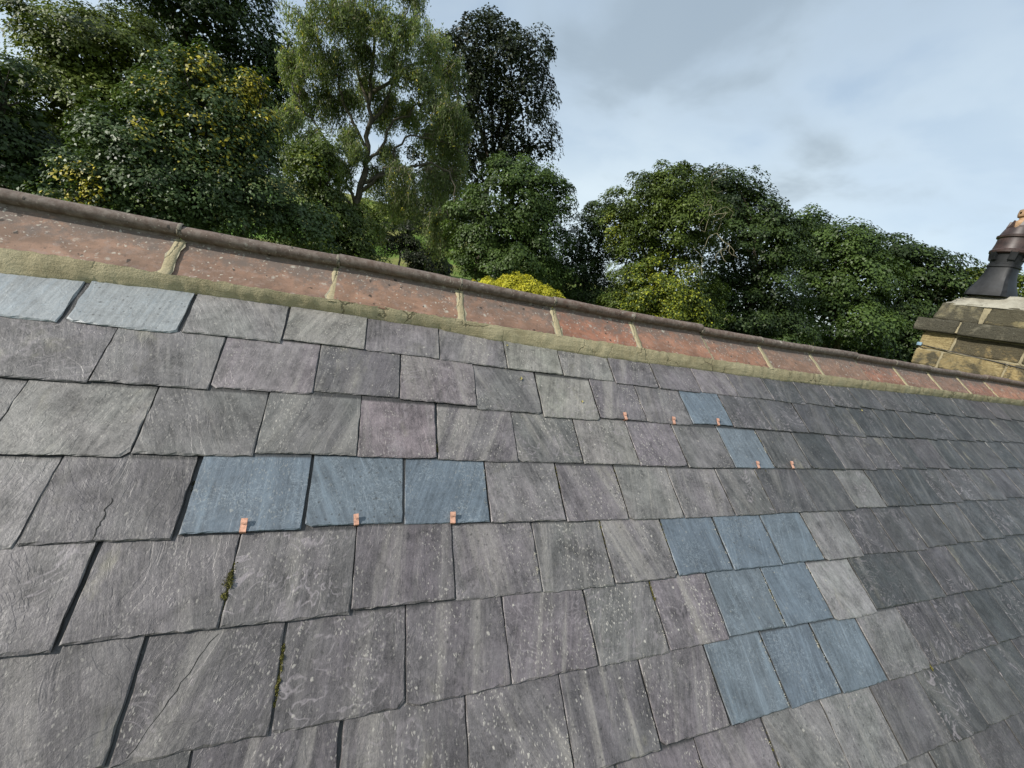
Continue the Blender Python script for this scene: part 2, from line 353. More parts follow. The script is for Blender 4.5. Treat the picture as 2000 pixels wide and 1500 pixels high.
# ================================================================== THE HOUSE
house = empty('house', RW(20, 4, -20, False)); house.location = (2.0, 0.2, 0.0)
tag(house, 'house with a weathered grey slate roof and a red clay ridge filling the lower photo', 'house')
def under(o, parent):
    o.parent = parent; o.matrix_parent_inverse = parent.matrix_world.inverted(); return o
bpy.context.view_layer.update()
XL, XR = -3.6, 7.55                       # gable ends
UL, UR = XL / G + UC, XR / G + UC
VA = -1.0                                # the ridge, in gauges above the top course
VE = 21.0                                 # eaves
pr = RW(0, VA, 0.10, False); RY, RZ = pr.y, pr.z       # ridge line
pe = RW(0, VE, -0.30, False)
# walls with gables
def wall_block():
    y0, y1 = pe.y + 0.25, 2 * RY - pe.y - 0.25
    zt = pe.z + 0.25 * SP / CP - 0.03; za = RZ - 0.12
    prof = [(y0, 0), (y1, 0), (y1, zt), (RY, za), (y0, zt)]
    x0, x1 = XL + 0.1, XR - 0.1
    V = [(x0, y, z) for y, z in prof] + [(x1, y, z) for y, z in prof]
    F = [tuple(range(4, -1, -1)), tuple(range(5, 10))] + [(i, (i + 1) % 5, 5 + (i + 1) % 5, 5 + i) for i in range(5)]
    o = mesh_from('wall', V, F, M['stone']); o.color = (0.36, 0.29, 0.17, 0.35); under(o, house)
wall_block()
# roof deck (both slopes), the part that carries slates, ridge and mortar
dk = 0.035
a, b, c_ = RW(0, VE, -0.30 - 0.0, False), RW(0, VA, -0.22, False), None
prof = [(a.y, a.z), (b.y, b.z), (2 * RY - b.y, b.z), (2 * RY - a.y, a.z)]
V = [(x, y, z - d) for x in (XL, XR) for d in (0, dk) for y, z in prof]
F = [(0, 1, 9, 8), (1, 2, 10, 9), (2, 3, 11, 10), (4, 12, 13, 5), (5, 13, 14, 6), (6, 14, 15, 7), (0, 8, 12, 4), (3, 7, 15, 11), (0, 4, 5, 1), (1, 5, 6, 2), (2, 6, 7, 3), (8, 9, 13, 12), (9, 10, 14, 13), (10, 11, 15, 14)]
roof = mesh_from('roof', V, F, M['deck']); under(roof, house)
bpy.context.view_layer.update()

# ---- slates
T = 0.0052                                 # slate thickness
def slate_mesh(rng, W, L, chip=0.35, rough=1.0, t=T):
    """riven slate: dressed ragged tail and sides; local x across, y up the slope, tail at y=0"""
    nb = max(8, int(W / 0.014)); ns = 9
    out = []
    jag = lambda s: rng.gauss(0, s)
    cl = rng.uniform(0.003, 0.012) if rng.random() < chip else 0.0; cr = rng.uniform(0.003, 0.014) if rng.random() < chip else 0.0
    bow = rng.uniform(-0.002, 0.002)
    for i in range(nb + 1):
        s = i / nb; x = -W / 2 + W * s
        y = jag(0.0008 * rough) + bow * math.sin(math.pi * s)
        dl, dr_ = x + W / 2, W / 2 - x
        if cl and dl < cl: y += (cl - dl) * 0.9
        if cr and dr_ < cr: y += (cr - dr_) * 0.9
        out.append((x, y, 'b'))
    for i in range(1, ns):
        y = 0.24 * (i / ns) ** 1.0 if L > 0.3 else L * i / ns
        out.append((W / 2 + jag(0.0006 * rough), y, 'r'))
    out.append((W / 2, L, 'r')); out.append((-W / 2, L, 'l'))
    for i in range(ns - 1, 0, -1):
        y = 0.24 * (i / ns) if L > 0.3 else L * i / ns
        out.append((-W / 2 + jag(0.0006 * rough), y, 'l'))
    k = len(out); V = []
    for x, y, e in out:                     # top edge, set in by the dressing
        if e == 'b':
            d = abs(rng.gauss(0.0022, 0.0018)) * rough + 0.0006; xx = x * (1 - 0.0035 / (W / 2))
            V.append((xx, y + d, t + rng.gauss(0, 0.00025)))
        else:
            d = abs(rng.gauss(0.0008, 0.0010)) * rough + 0.0003; V.append((x - math.copysign(d, x), y, t))
    for x, y, e in out:
        V.append((x, y, t * rng.uniform(0.35, 0.8)))
    for x, y, e in out:
        V.append((x * 0.995, y + (0.001 if e == 'b' else 0), 0.0))
    F = [tuple(range(k)), tuple(range(3 * k - 1, 2 * k - 1, -1))]
    for j in range(2):
        for i in range(k):
            i2 = (i + 1) % k
            F.append((j * k + i2, j * k + i, (j + 1) * k + i, (j + 1) * k + i2))
    return V, F

ROWS = {
 1: [2.84, 4.17, 5.49, 6.85, 8.14, 9.49, 10.87, 12.16, 13.49, 14.75, 16.10, 17.40, 18.75, 20.12, 21.50, 22.84, 24.20, 25.74, 27.05, 28.40, 29.66],
 2: [3.45, 4.78, 6.09, 7.44, 8.76, 10.14, 11.47, 12.79, 14.01, 15.33, 16.64, 18.01, 19.45, 20.82, 22.04, 23.43, 24.75, 26.05, 27.40, 28.75, 30.10],
 3: [4.20, 5.52, 6.84, 8.16, 9.38, 10.80, 12.12, 13.42, 14.67, 16.04, 17.36, 18.70, 20.03, 21.44, 22.73, 24.05, 25.40, 26.73, 28.05],
 4: [4.91, 6.25, 7.58, 8.86, 10.17, 11.51, 12.78, 14.06, 15.41, 16.62, 18.02, 19.50, 20.81, 22.15, 23.54, 24.75, 26.20, 27.5],
 5: [4.26, 5.58, 6.90, 8.24, 9.56, 10.87, 12.15, 13.45, 14.76, 16.09, 17.40, 18.75, 20.06, 21.38, 22.85, 24.2, 25.5],
 6: [4.95, 6.28, 7.56, 8.91, 10.23, 11.55, 12.82, 14.08, 15.46, 16.78, 18.14, 19.45, 20.84, 22.20, 23.5, 24.85],
 7: [4.25, 5.58, 6.92, 8.24, 9.61, 10.91, 12.22, 13.49, 14.79, 16.07, 17.39, 18.84, 20.10, 21.57, 22.76, 24.1],
 8: [4.9, 6.2, 7.5, 8.8, 10.15, 11.5, 12.80, 14.13, 15.48, 16.82, 18.22, 19.48, 20.91, 22.2, 23.6],
 9: [11.0, 12.25, 13.55, 14.85, 16.15, 17.45, 18.76, 20.1, 21.45, 22.8],
}
TAIL = {1: {1: .06, 2: .02, 3: -.03, 4: -.11, 5: -.09, 6: -.07, 7: -.06, 8: -.04, 9: .01, 10: .02}, 2: {2: -.03, 3: -.08, 4: -.15, 5: -.11, 6: -.04, 7: .02, 8: -.05, 9: -.03, 10: -.08, 11: -.05, 12: -.04}, 1.5: {},
 2: {1: -.01, 2: -.03, 3: -.08, 4: -.15, 5: -.11, 6: -.04, 7: .02, 8: -.05, 9: -.03, 10: -.08, 11: -.05, 12: -.04},
 3: {1: .02, 2: -.02, 3: -.06, 4: -.05, 5: -.03, 6: -.04, 7: -.02, 8: -.01, 9: .01, 10: -.01, 11: -.02},
 4: {0: .07, 1: .05, 2: -.01, 3: -.05, 4: -.03, 6: .02, 7: .03, 8: .04, 9: .03, 10: .02}, 5: {1: .06, 6: .03}, 6: {2: .03, 8: -.04, 10: .03}, 7: {}, 8: {}, 9: {}}
GAPS = {(1, 4.17): .013, (1, 5.49): .010, (1, 6.85): .005, (4, 4.91): .005, (4, 6.25): .011, (5, 5.58): .007, (6, 6.28): .006, (4, 8.86): .006, (4, 10.17): .005, (6, 7.56): .0055, (3, 9.38): .005, (7, 8.24): .005}
GREYS = [(.182, .168, .174), (.178, .173, .170), (.142, .134, .138), (.202, .190, .192), (.138, .134, .132), (.174, .157, .166), (.158, .155, .150), (.196, .178, .188)]
DARK = [(.060, .061, .060), (.067, .061, .063), (.053, .056, .055), (.074, .072, .070), (.050, .052, .051)]
BLUES = [(.150, .184, .212), (.168, .200, .226), (.140, .172, .204), (.158, .188, .212), (.146, .182, .216)]
# look of single slates: (row, right joint) -> base colour, lichen
SPECIAL = {(1, 4.17): (.34, .365, .37), (1, 5.49): (.34, .36, .36), (1, 6.85): (.25, .245, .235), (1, 8.14): (.25, .245, .22), (1, 12.16): (.27, .265, .235), (1, 13.49): (.235, .23, .215),
 (2, 12.79): (.265, .26, .23), (3, 9.38): (.205, .178, .184), (2, 10.14): (.21, .186, .192), (2, 7.44): (.22, .20, .205), (3, 5.52): (.205, .20, .188), (3, 13.42): (.225, .215, .20), (4, 14.06): (.215, .21, .20), (6, 9.0): (.2, .2, .19),
 (6, 18.14): (.27, .268, .262), (5, 18.75): (.205, .202, .198), (7, 18.84): (.18, .178, .174), (8, 16.82): (.22, .218, .212), (8, 15.48): (.205, .20, .195), (4, 20.81): (.17, .17, .16)}
SMOOTH = {(1, 2.84), (1, 4.17), (1, 5.49)}      # two smooth pale slates at the left end of the top course; sky sheen painted into their colour
BLUE = {(4, 7.58), (4, 8.86), (4, 10.17), (5, 14.76), (5, 16.09), (5, 17.40), (6, 15.46), (6, 16.78), (7, 14.79), (7, 16.07), (7, 17.39), (2, 16.64), (3, 17.36)}
CRACKS = {(4, 6.25): [(5.529, 3.544), (5.508, 4.039)], (6, 7.56): [(6.886, 5.064), (6.417, 5.986)]}
M['crack'] = simple('dirt_in_crack', (0.02, 0.02, 0.018), 0.95)
slates = {}
rest_V, rest_F, rest_C = [], [], []
def put_rest(V, F, mat):
    o = len(rest_V); rest_V.extend([mat @ Vector(v) for v in V]); rest_F.extend([tuple(i + o for i in f) for f in F])
srng = random.Random(11)
for row in range(1, 22):
    J = list(ROWS.get(row, [5.0 + 0.66 * (row % 2)]))
    meas = len(J)
    gl, gr = random.Random(row), random.Random(row + 50)
    while J[0] > UL + 0.8: J.insert(0, J[0] - 1.32 + gl.uniform(-.04, .04))
    first = 0
    while J[-1] < UR - 0.8: J.append(J[-1] + 1.33 + gr.uniform(-.04, .05))
    base_i = J.index(ROWS[row][0]) if row in ROWS else 0
    for i in range(1, len(J)):
        u0, u1 = J[i - 1], J[i]
        key = (row, u1)
        dg = lambda k: .0075 if k in BLUE or (k[1] > 12 and key in BLUE) else (.0054 if k[1] > 11 else .0030)
        g0 = GAPS.get((row, u0), dg((row, u0))); g1 = GAPS.get((row, u1), dg(key))
        W = (u1 - u0) * G - (g0 + g1) / 2; uc = (u0 + u1) / 2 + (g0 - g1) / 4 / G
        off = TAIL.get(row, {}).get(i - base_i, srng.gauss(0, 0.015))
        v = row + off
        L = min(0.457, (v - (VA + 0.12)) * G)
        pix = [to_px(RW(uu, vv, 0)) for uu in (u0, u1) for vv in (v, max(0.2, row - 1))]
        near = any(p and -230 < p[0] < 2160 and 300 < p[1] < 1690 for p in pix) and row <= 9 and u1 < 36.5
        rough = srng.uniform(0.7, 1.3) * (1.1 if uc < 12 else 0.9)
        slope = -T / G * 1.02
        mtx = roof_matrix(RW(uc, v, 0.012) + AX_N * (srng.uniform(0, 0.0014) + (srng.uniform(.001, .0035) if uc < 9.5 and row < 6 else 0)), srng.gauss(0, 0.0048), slope + srng.gauss(0, 0.0014), srng.gauss(0, 0.006) - (0.028 if uc > 19 else 0.0) * max(0, min(1, 1 - (row - 1) / 7)))
        th = T * srng.uniform(0.85, 1.25) * (1.3 if (row == 1 and u1 < 6) else 1)
        if near:
            Vv, Ff = slate_mesh(srng, W, L, 0.2 if key not in BLUE else 0.05, rough if key not in BLUE else 0.7, th)
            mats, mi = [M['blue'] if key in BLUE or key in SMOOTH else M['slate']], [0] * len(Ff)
            if key in CRACKS:                       # this slate is split: a thin dirty groove
                mats.append(M['crack']); (ua, va), (ub, vb) = CRACKS[key]; inv = mtx.inverted(); pa, pb = inv @ RW(ua, va, 0), inv @ RW(ub, vb, 0); k0 = len(Vv); nn = 14
                for q in range(nn + 1):
                    t_ = q / nn; x = pa.x + (pb.x - pa.x) * t_ + srng.gauss(0, .0016); y = max(.0012, pa.y + (pb.y - pa.y) * t_); wd = .0009 * (.5 + srng.random())
                    Vv += [(x - wd, y, th + .0003), (x + wd, y, th + .0003)]
                for q in range(nn): Ff.append((k0 + 2 * q, k0 + 2 * q + 1, k0 + 2 * q + 3, k0 + 2 * q + 2)); mi.append(1)
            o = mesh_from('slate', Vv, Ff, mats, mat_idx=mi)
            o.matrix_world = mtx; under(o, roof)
            if key in BLUE:
                cb = srng.choice(BLUES); o.color = (*cb, srng.uniform(.15, .45)); o['label'] = 'newer blue-grey slate'
            else:
                f = max(0, min(1, (uc - 15.5 + (row - 4) * 0.25) / 4.5)); f = max(0, min(1, f + srng.uniform(-.2, .2)))  # darker to the right: light falloff painted into the colour, besides weathering
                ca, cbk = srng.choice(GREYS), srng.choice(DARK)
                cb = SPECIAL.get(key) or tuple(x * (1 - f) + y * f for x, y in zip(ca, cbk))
                lo = 1 - .44 * max(0, min(1, (11 - uc) / 4)) * max(0, min(1, (row - 3) / 2.5)); cb = tuple(x * lo for x in cb)  # lower-left slates: corner falloff painted in on top of their darker tone
                cen = math.exp(-((uc - 12.0) / 5.5) ** 2)
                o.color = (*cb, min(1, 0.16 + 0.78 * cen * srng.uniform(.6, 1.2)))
            slates[key] = (o, mtx, W)
        else:
            x0, x1 = -W / 2, W / 2
            f = max(0, min(1, (uc - 15.5 + (min(row, 9) - 4) * .25) / 4.5 + srng.uniform(-.2, .2))); rest_C += [(*(a_ * (1 - f) + b_ * f for a_, b_ in zip(srng.choice(GREYS), srng.choice(DARK))), 1)] * 8  # same painted falloff to the right for the joined slates
            put_rest([(x0, 0, 0), (x1, 0, 0), (x1, L, 0), (x0, L, 0), (x0, .002, th), (x1, .002, th), (x1, L, th), (x0, L, th)], [(0, 3, 2, 1), (4, 5, 6, 7), (0, 1, 5, 4), (1, 2, 6, 5), (2, 3, 7, 6), (3, 0, 4, 7)], mtx)
# rear slope
MIR = Matrix(((1, 0, 0, 0), (0, -1, 0, 2 * RY), (0, 0, 1, 0), (0, 0, 0, 1)))
for row in range(1, 22):
    u = UL + 0.3 + 0.66 * (row % 2)
    while u < UR - 1.4:
        W = 1.32 * G - .004; L = min(.457, (row - (VA + .12)) * G)
        o = len(rest_V)
        mm = MIR @ roof_matrix(RW(u + .66, row, .012, False), 0, -T / G * 1.02, 0)
        x0, x1, th = -W / 2, W / 2, T
        rest_V.extend([mm @ Vector(v) for v in [(x0, 0, 0), (x1, 0, 0), (x1, L, 0), (x0, L, 0), (x0, .002, th), (x1, .002, th), (x1, L, th), (x0, L, th)]])
        rest_C += [(*srng.choice(GREYS), 1)] * 8
        rest_F.extend([tuple(i + o for i in reversed(f)) for f in [(0, 3, 2, 1), (4, 5, 6, 7), (0, 1, 5, 4), (1, 2, 6, 5), (2, 3, 7, 6), (3, 0, 4, 7)]])
        u += 1.32
ro = mesh_from('slates', rest_V, rest_F, M['slate_far']); ro.color = (.14, .14, .142, .4)
at = ro.data.attributes.new('tone', 'FLOAT_COLOR', 'POINT'); at.data.foreach_set('color', np.array(rest_C, np.float32).ravel()); ro['kind'] = 'stuff'; under(ro, roof)

# ---- ridge tiles with a round roll
RC = RW(0, -0.988, 0.315, False); RR = 0.0215
def front_pts():
    P = []
    for v, w in ((0.0, 0.07), (0.0, 0.19), (-0.02, 0.205), (-0.40, 0.20), (-0.82, 0.20), (-0.875, 0.21), (-0.895, 0.232)):
        q = RW(0, v, w, False); P.append((q.y, q.z))
    return P
FP = front_pts()
a0 = math.atan2(FP[-1][1] - RC.z, FP[-1][0] - RC.y)
def roll_pts(k=13):
    a1 = math.pi - a0; 
    st = a0 % (2 * math.pi); en = (math.pi - a0) % (2 * math.pi)
    while en > st: en -= 2 * math.pi
    return [(RC.y + RR * math.cos(st + (en - st) * i / k), RC.z + RR * math.sin(st + (en - st) * i / k)) for i in range(k + 1)]
RP = roll_pts()
PROFILE = FP + RP + [(2 * RC.y - y, z) for y, z in reversed(FP)]
n_f, n_r = len(FP), len(RP)
inner = [(FP[0][0], FP[0][1]), (RC.y, RC.z - 0.05), (2 * RC.y - FP[0][0], FP[0][1])]
def ridge_tile(rng, x0, x1, dz):
    xs = [x0 + 0.003] + [x0 + (x1 - x0) * t for t in (0.02, 0.2, 0.4, 0.6, 0.8, 0.98)] + [x1 - 0.003]
    prof = PROFILE + [inner[1]]
    k = len(prof); V = []; xc = (x0 + x1) / 2
    tz, bowz = rng.gauss(0, 0.006), rng.uniform(-0.0025, 0.001)
    for xi, x in enumerate(xs):
        s = (x - x0) / (x1 - x0); sh = 0.985 if xi in (0, len(xs) - 1) else 1.0
        for y, z in prof:
            V.append((x - xc, (y - RC.y) * sh + rng.gauss(0, 0.0006), (z - RC.z) * sh + rng.gauss(0, 0.0006) + tz * (s - 0.5) + bowz * math.sin(math.pi * s)))
    F, mi = [], []
    for j in range(len(xs) - 1):
        for i in range(k):
            i2 = (i + 1) % k
            F.append((j * k + i, (j + 1) * k + i, (j + 1) * k + i2, j * k + i2)); mi.append(1 if n_f - 2 <= i < n_f + n_r else 0)
    F.append(tuple(range(k))); F.append(tuple(range((len(xs) - 1) * k + k - 1, (len(xs) - 1) * k - 1, -1))); mi += [0, 0]
    o = mesh_from('ridge_tile', V, F, [M['clay'], M['roll']], mat_idx=mi)
    me = o.data; me.polygons.foreach_set('use_smooth', [True] * len(F)); me.set_sharp_from_angle(angle=math.radians(40))
    return o
TJ = [-11.8, -9.4, -7.0, -4.6, -2.2, 0.2, 2.62, 5.06, 7.52, 9.94, 12.20, 14.48, 16.83, 19.20, 21.60, 24.05, 26.50, 28.95, 31.3, 33.7, 36.1, 38.5, 40.9, 43.3]
TJ = [t for t in TJ if t > UL + 0.5]; TJ = [UL] + TJ
TCOL = {2.62: (.23, .155, .125), 5.06: (.245, .16, .128), 7.52: (.26, .165, .128), 9.94: (.235, .15, .12), 12.20: (.285, .14, .10), 14.48: (.265, .145, .108), 16.83: (.27, .15, .11), 19.20: (.22, .14, .11), 21.6: (.20, .13, .105), 24.05: (.25, .125, .092), 26.5: (.21, .125, .10), 28.95: (.19, .12, .097), 31.3: (.235, .118, .09)}
def ridge_shift(u):                       # the ridge follows the courses' slight drift
    d = drift(u, 0.5); return AX_UP * (-d * G)
trng = random.Random(5)
CHX = 6.70                                 # chimney face
for i in range(len(TJ) - 1):
    u0, u1 = TJ[i], TJ[i + 1]
    x0, x1 = (u0 - UC) * G, (u1 - UC) * G
    if x1 > CHX - 0.005: x1 = CHX - 0.005
    if x1 - x0 < 0.1: continue
    o = ridge_tile(trng, x0, x1, 0)
    s0, s1 = ridge_shift(u0), ridge_shift(u1); sh = (s0 + s1) / 2; ds = s1 - s0
    o.location = Vector(((x0 + x1) / 2, RC.y, RC.z)) + sh + Vector((0, 0, trng.gauss(0, 0.0028)))
    o.rotation_euler = (0, -math.atan2(ds.z, x1 - x0), math.atan2(ds.y, x1 - x0))
    o.color = (*TCOL.get(u0, (.30, .155, .11)), 1)
    bpy.context.view_layer.update(); under(o, roof)
    # mortar joint against the next tile
    if i < len(TJ) - 2 and x1 < CHX - 0.02:
        V, F = [], []
        ks = 11
        path = [(FP[2][0] - .004, FP[2][1] - .0035), FP[3], FP[4], FP[5]]
        wob = [trng.gauss(0, 0.0016) for _ in range(ks)]; wd = [0.0115 + .003 * (1 - q / ks) + trng.gauss(0, 0.0013) for q in range(ks)]
        for q in range(ks):
            s = q / (ks - 1) * (len(path) - 1); a_, fr = min(int(s), len(path) - 2), s - min(int(s), len(path) - 2)
            y = path[a_][0] * (1 - fr) + path[a_ + 1][0] * fr; z = path[a_][1] * (1 - fr) + path[a_ + 1][1] * fr
            for kx, lift in ((-1.12, -.001), (-1, .0020), (-.3, .0026), (.35, .0024), (1, .0018), (1.12, -.001)):
                xx = wob[q] + kx * wd[q] + trng.gauss(0, .0008)
                V.append((xx, y - SP * lift + 0, z + CP * lift))
        for q in range(ks - 1):
            for j in range(5): F.append((q * 6 + j, q * 6 + j + 1, q * 6 + j + 7, q * 6 + j + 6))
        jo = mesh_from('mortar_joint', [(x, y - RC.y, z - RC.z) for x, y, z in V], F, M['mortar'], smooth=True)
        jo.location = Vector((x1, RC.y, RC.z)) + s1; bpy.context.view_layer.update(); under(jo, roof)
        # thin pale smear of mortar spread on the clay either side
        Vs, Fs = [], []
        for q in range(ks):
            for kx in (-1, 0, 1):
                xx = wob[q] + kx * abs(wd[q] + .003 + trng.gauss(0, .0035)); b_ = V[q * 6 + 2]; Vs.append((xx, b_[1] + SP * .0018, b_[2] - CP * .0018))
        for q in range(ks - 1):
            for j in range(2): Fs.append((q * 3 + j, q * 3 + j + 1, q * 3 + j + 4, q * 3 + j + 3))
        sm_ = mesh_from('mortar_smear', [(x, y - RC.y, z - RC.z) for x, y, z in Vs], Fs, M['mortar_pale']); sm_.location = jo.location.copy(); bpy.context.view_layer.update(); under(sm_, roof)
        # ring of mortar round the roll
        V, F = [], []
        for xx, r_ in ((-.006, -.001), (-.003, .0016), (.004, .0014), (.007, -.001)):
            for y, z in RP:
                k_ = (RR + r_ + trng.gauss(0, .0004)) / RR; V.append((xx + trng.gauss(0, .0008), (y - RC.y) * k_, (z - RC.z) * k_))
        for q in range(3):
            for j in range(n_r - 1): F.append((q * n_r + j, q * n_r + j + 1, (q + 1) * n_r + j + 1, (q + 1) * n_r + j))
        rj = mesh_from('roll_joint', V, F, M['joint_dark'], smooth=True); rj.location = jo.location.copy(); bpy.context.view_layer.update(); under(rj, roof)
# mortar fillet bedding the tiles on the top course
def fillet():
    rng = random.Random(8); us = np.arange(UL, (CHX / G + UC), 0.075)
    ctrl_u = [-12, 2.0, 3.21, 4.2, 5.35, 6.75, 8.2, 9.5, 10.6, 12.16, 14.78, 17, 20.5, 24, 30, 37, 48]
    ctrl_v = [.2, .36, .33, .22, .15, .12, .13, .15, .24, .27, .27, .24, .24, .20, .16, .14, .12]
    V, F = [], []; K = 7
    wav = [rng.gauss(0, .012) for _ in us]
    for i in range(2, len(us)): wav[i] = wav[i] * .5 + wav[i - 1] * .5
    for i, u in enumerate(us):
        vb = float(np.interp(u, ctrl_u, ctrl_v)) + wav[i]
        up = ridge_shift(u); 
        top = Vector(((u - UC) * G, FP[1][0], FP[1][1])) + up + AX_N * (.0075 + rng.gauss(0, .0008)) + AX_UP * (.004 + rng.gauss(0, .002) + wav[i] * .1)
        bot = RW(u, vb, 0.02)
        for j in range(K):
            t = j / (K - 1); p = top.lerp(bot, t) + (AX_N * .010 - AX_UP * .004) * math.sin(math.pi * min(1, t * 1.1)) * 0.32
            p += AX_N * rng.gauss(0, .0014 if 0 < j < K - 1 else .0005)
            V.append(p)
    for i in range(len(us) - 1):
        for j in range(K - 1): F.append((i * K + j, i * K + j + 1, (i + 1) * K + j + 1, (i + 1) * K + j))
    # closing strip down to the slates
    o = len(V)
    for i in range(len(us)): V.append(Vector(V[i * K + K - 1]) - AX_N * .018)
    for i in range(len(us) - 1): F.append((i * K + K - 1, o + i, o + i + 1, (i + 1) * K + K - 1))
    fo = mesh_from('mortar_fillet', V, F, M['mortar'], smooth=True); under(fo, roof)
fillet()

# ---- copper clips holding the tails of the replaced slates
def clip_mesh():
    Wc = 0.0068
    prof = [(.012, -.0085), (-.0018, -.0085), (-.0026, -.002), (-.0018, .0022), (.006, .0030), (.015, .0042), (.022, .0064), (.027, .0072), (.0285, .0086), (.027, .0098), (.020, .0090), (.0155, .0076)]
    V, F = [], []; th = .0007
    for s in (-1, 1):
        for y, z in prof: V.append((s * Wc, y, z))
        for y, z in prof: V.append((s * Wc, y + .0003, z + th))
    k = len(prof)
    for i in range(k - 1):
        F += [(i, i + 1, 2 * k + i + 1, 2 * k + i), (k + i + 1, k + i, 3 * k + i, 3 * k + i + 1), (i + 1, i, k + i, k + i + 1), (2 * k + i, 2 * k + i + 1, 3 * k + i + 1, 3 * k + i)]
    return V, F
cV, cF = clip_mesh(); cme = None
crng = random.Random(3)
for u, key in ((6.92, (4, 7.58)), (8.23, (4, 8.86)), (9.57, (4, 10.17)), (13.43, (2, 14.01)), (14.74, (2, 15.33)), (16.12, (2, 16.64)), (16.77, (3, 17.36)), (17.96, (3, 18.70))):
    so, mtx, W = slates[key]
    loc = mtx.inverted() @ RW(u, key[0], 0)
    m4 = mtx @ Matrix.Translation((loc.x, 0.0, T)) @ Matrix.Rotation(crng.gauss(0, .09), 4, 'Z') @ Matrix.Diagonal((crng.uniform(.88, 1.1), crng.uniform(.85, 1.08), crng.uniform(.8, 1.25), 1))
    if cme is None:
        o = mesh_from('copper_clip', cV, cF, M['copper']); cme = o.data
        bv = o
    else:
        o = bpy.data.objects.new('copper_clip', cme); COL.objects.link(o)
    o.matrix_world = m4; under(o, roof)

# ================================================================== moss, lichen and leaf bits on the roof
def surf(v): return .0026 + T * (1 - (math.ceil(v) - v))      # height of a slate's face over the roof plane
def tuft_object(name, spots, mats, label, seed, leafy=0.0045, on_top=False):
    rng = np.random.default_rng(seed); V, F, MI = [], [], []
    for (u, v, ru, rv, hgt, cnt, mi) in spots:
        for _ in range(cnt):
            du, dv = rng.normal(0, .45, 2); 
            if du * du + dv * dv > 1.4: continue
            p = RW(u + du * ru / G, v + dv * rv / G, surf(v) / G if on_top else -0.012) + AX_N * float(hgt * max(0, 1 - du * du - dv * dv) * rng.uniform(.3, 1))
            L = leafy * rng.uniform(.5, 1.2); d = Vector(rng.normal(0, 1, 3)) + AX_N * .8; d.normalize(); s = d.cross(Vector(rng.normal(0, 1, 3))).normalized()
            k = len(V); V += [p - d * L * .4 - s * L * .3, p - d * L * .4 + s * L * .3, p + d * L * .7]; F.append((k, k + 1, k + 2)); MI.append(mi)
    o = mesh_from(name, V, F, mats, mat_idx=MI); tag(o, label, None, None, 'stuff'); return o
mr = random.Random(21); ms = []
def joint_moss(row, u, v0, v1, den, r=.006, h=.006, mi=0):
    v = v0
    while v < v1:
        ms.append((u + mr.gauss(0, .012), v, r * mr.uniform(.6, 1.5), r * 1.6, h * mr.uniform(.5, 1.2), int(150 * den * mr.uniform(.5, 1.5)), mi)); v += .03 / den * mr.uniform(.6, 1.6) + .02
joint_moss(5, 6.91, 4.35, 4.50, 1.0, .008, .010); joint_moss(5, 6.89, 4.47, 4.58, 2.4, .012, .020); joint_moss(5, 6.88, 4.66, 4.71, 2.0, .009, .013); joint_moss(5, 6.91, 4.66, 4.95, .8, .007, .008)
joint_moss(5, 5.60, 4.45, 5.0, 1.2, .006, .004, 1); joint_moss(5, 5.62, 4.85, 4.98, 1.2, .008, .008)
joint_moss(6, 7.57, 5.28, 5.80, 1.4, .006, .009); joint_moss(6, 7.56, 5.8, 5.95, .6, .005, .004, 1)
joint_moss(4, 6.27, 3.35, 3.6, .6, .006, .003, 1); joint_moss(4, 8.88, 3.1, 3.98, 1.0, .005, .003, 1); joint_moss(4, 10.19, 3.3, 3.98, .8, .004, .004, 1)
joint_moss(1, 4.19, .15, .5, .8, .007, .005, 1); joint_moss(1, 5.50, .7, .9, .8, .006, .005, 1); joint_moss(3, 9.40, 2.7, 2.98, 1.0, .006, .006); joint_moss(1, 9.50, .4, .95, .6, .004, .003, 1)
joint_moss(3, 10.82, 2.3, 2.95, .5, .004, .003); joint_moss(4, 11.52, 3.05, 3.9, .6, .004, .004); joint_moss(4, 12.80, 3.1, 3.8, .6, .004, .004); joint_moss(5, 10.88, 4.2, 4.6, .4, .003, .003)
joint_moss(5, 12.16, 4.05, 4.5, .7, .005, .006); joint_moss(5, 13.46, 4.3, 4.8, .7, .005, .006); joint_moss(6, 12.83, 5.05, 5.3, .9, .006, .008); joint_moss(6, 16.1, 5.3, 5.8, .6, .004, .004, 1)
joint_moss(7, 13.50, 6.3, 6.95, .8, .004, .004); joint_moss(6, 15.47, 5.4, 5.8, .9, .004, .005); joint_moss(7, 18.8, 6.95, 7.05, 1.5, .008, .010); joint_moss(4, 17.0, 3.05, 3.2, 1.0, .008, .006)
for row, J in ROWS.items():
    for u in J:
        if u > 12 and mr.random() < .6:
            a = row - mr.uniform(.5, .95); joint_moss(row, u + .01, a, min(row, a + mr.uniform(.1, .45)), .55, .004, .0045, mr.randint(0, 1))
        elif mr.random() < .3:
            a = row - mr.uniform(.3, .9); joint_moss(row, u + .02, a, min(row, a + .2), .4, .003, .002, 1)
tuft_object('moss', ms, [M['moss'], M['moss_dark']], 'green and brown moss growing in the gaps between the slates', 4)
ls = []
for row, J in ROWS.items():
    for u in J:
        if 10 < u < 17.5 and mr.random() < .8:
            for _ in range(mr.randint(5, 16)): ls.append((u - mr.uniform(.02, .06), row - mr.uniform(.05, .95), .003, .008, .002, mr.randint(4, 14), 0))
for _ in range(160): ls.append((mr.gauss(12.5, 3.0), mr.uniform(1.2, 7.5), .003, .005, .0012, mr.randint(2, 7), 0))
tuft_object('lichen', ls, [M['lichen']], 'pale crusty lichen crumbs scattered along the slate edges', 9, .0026, True)

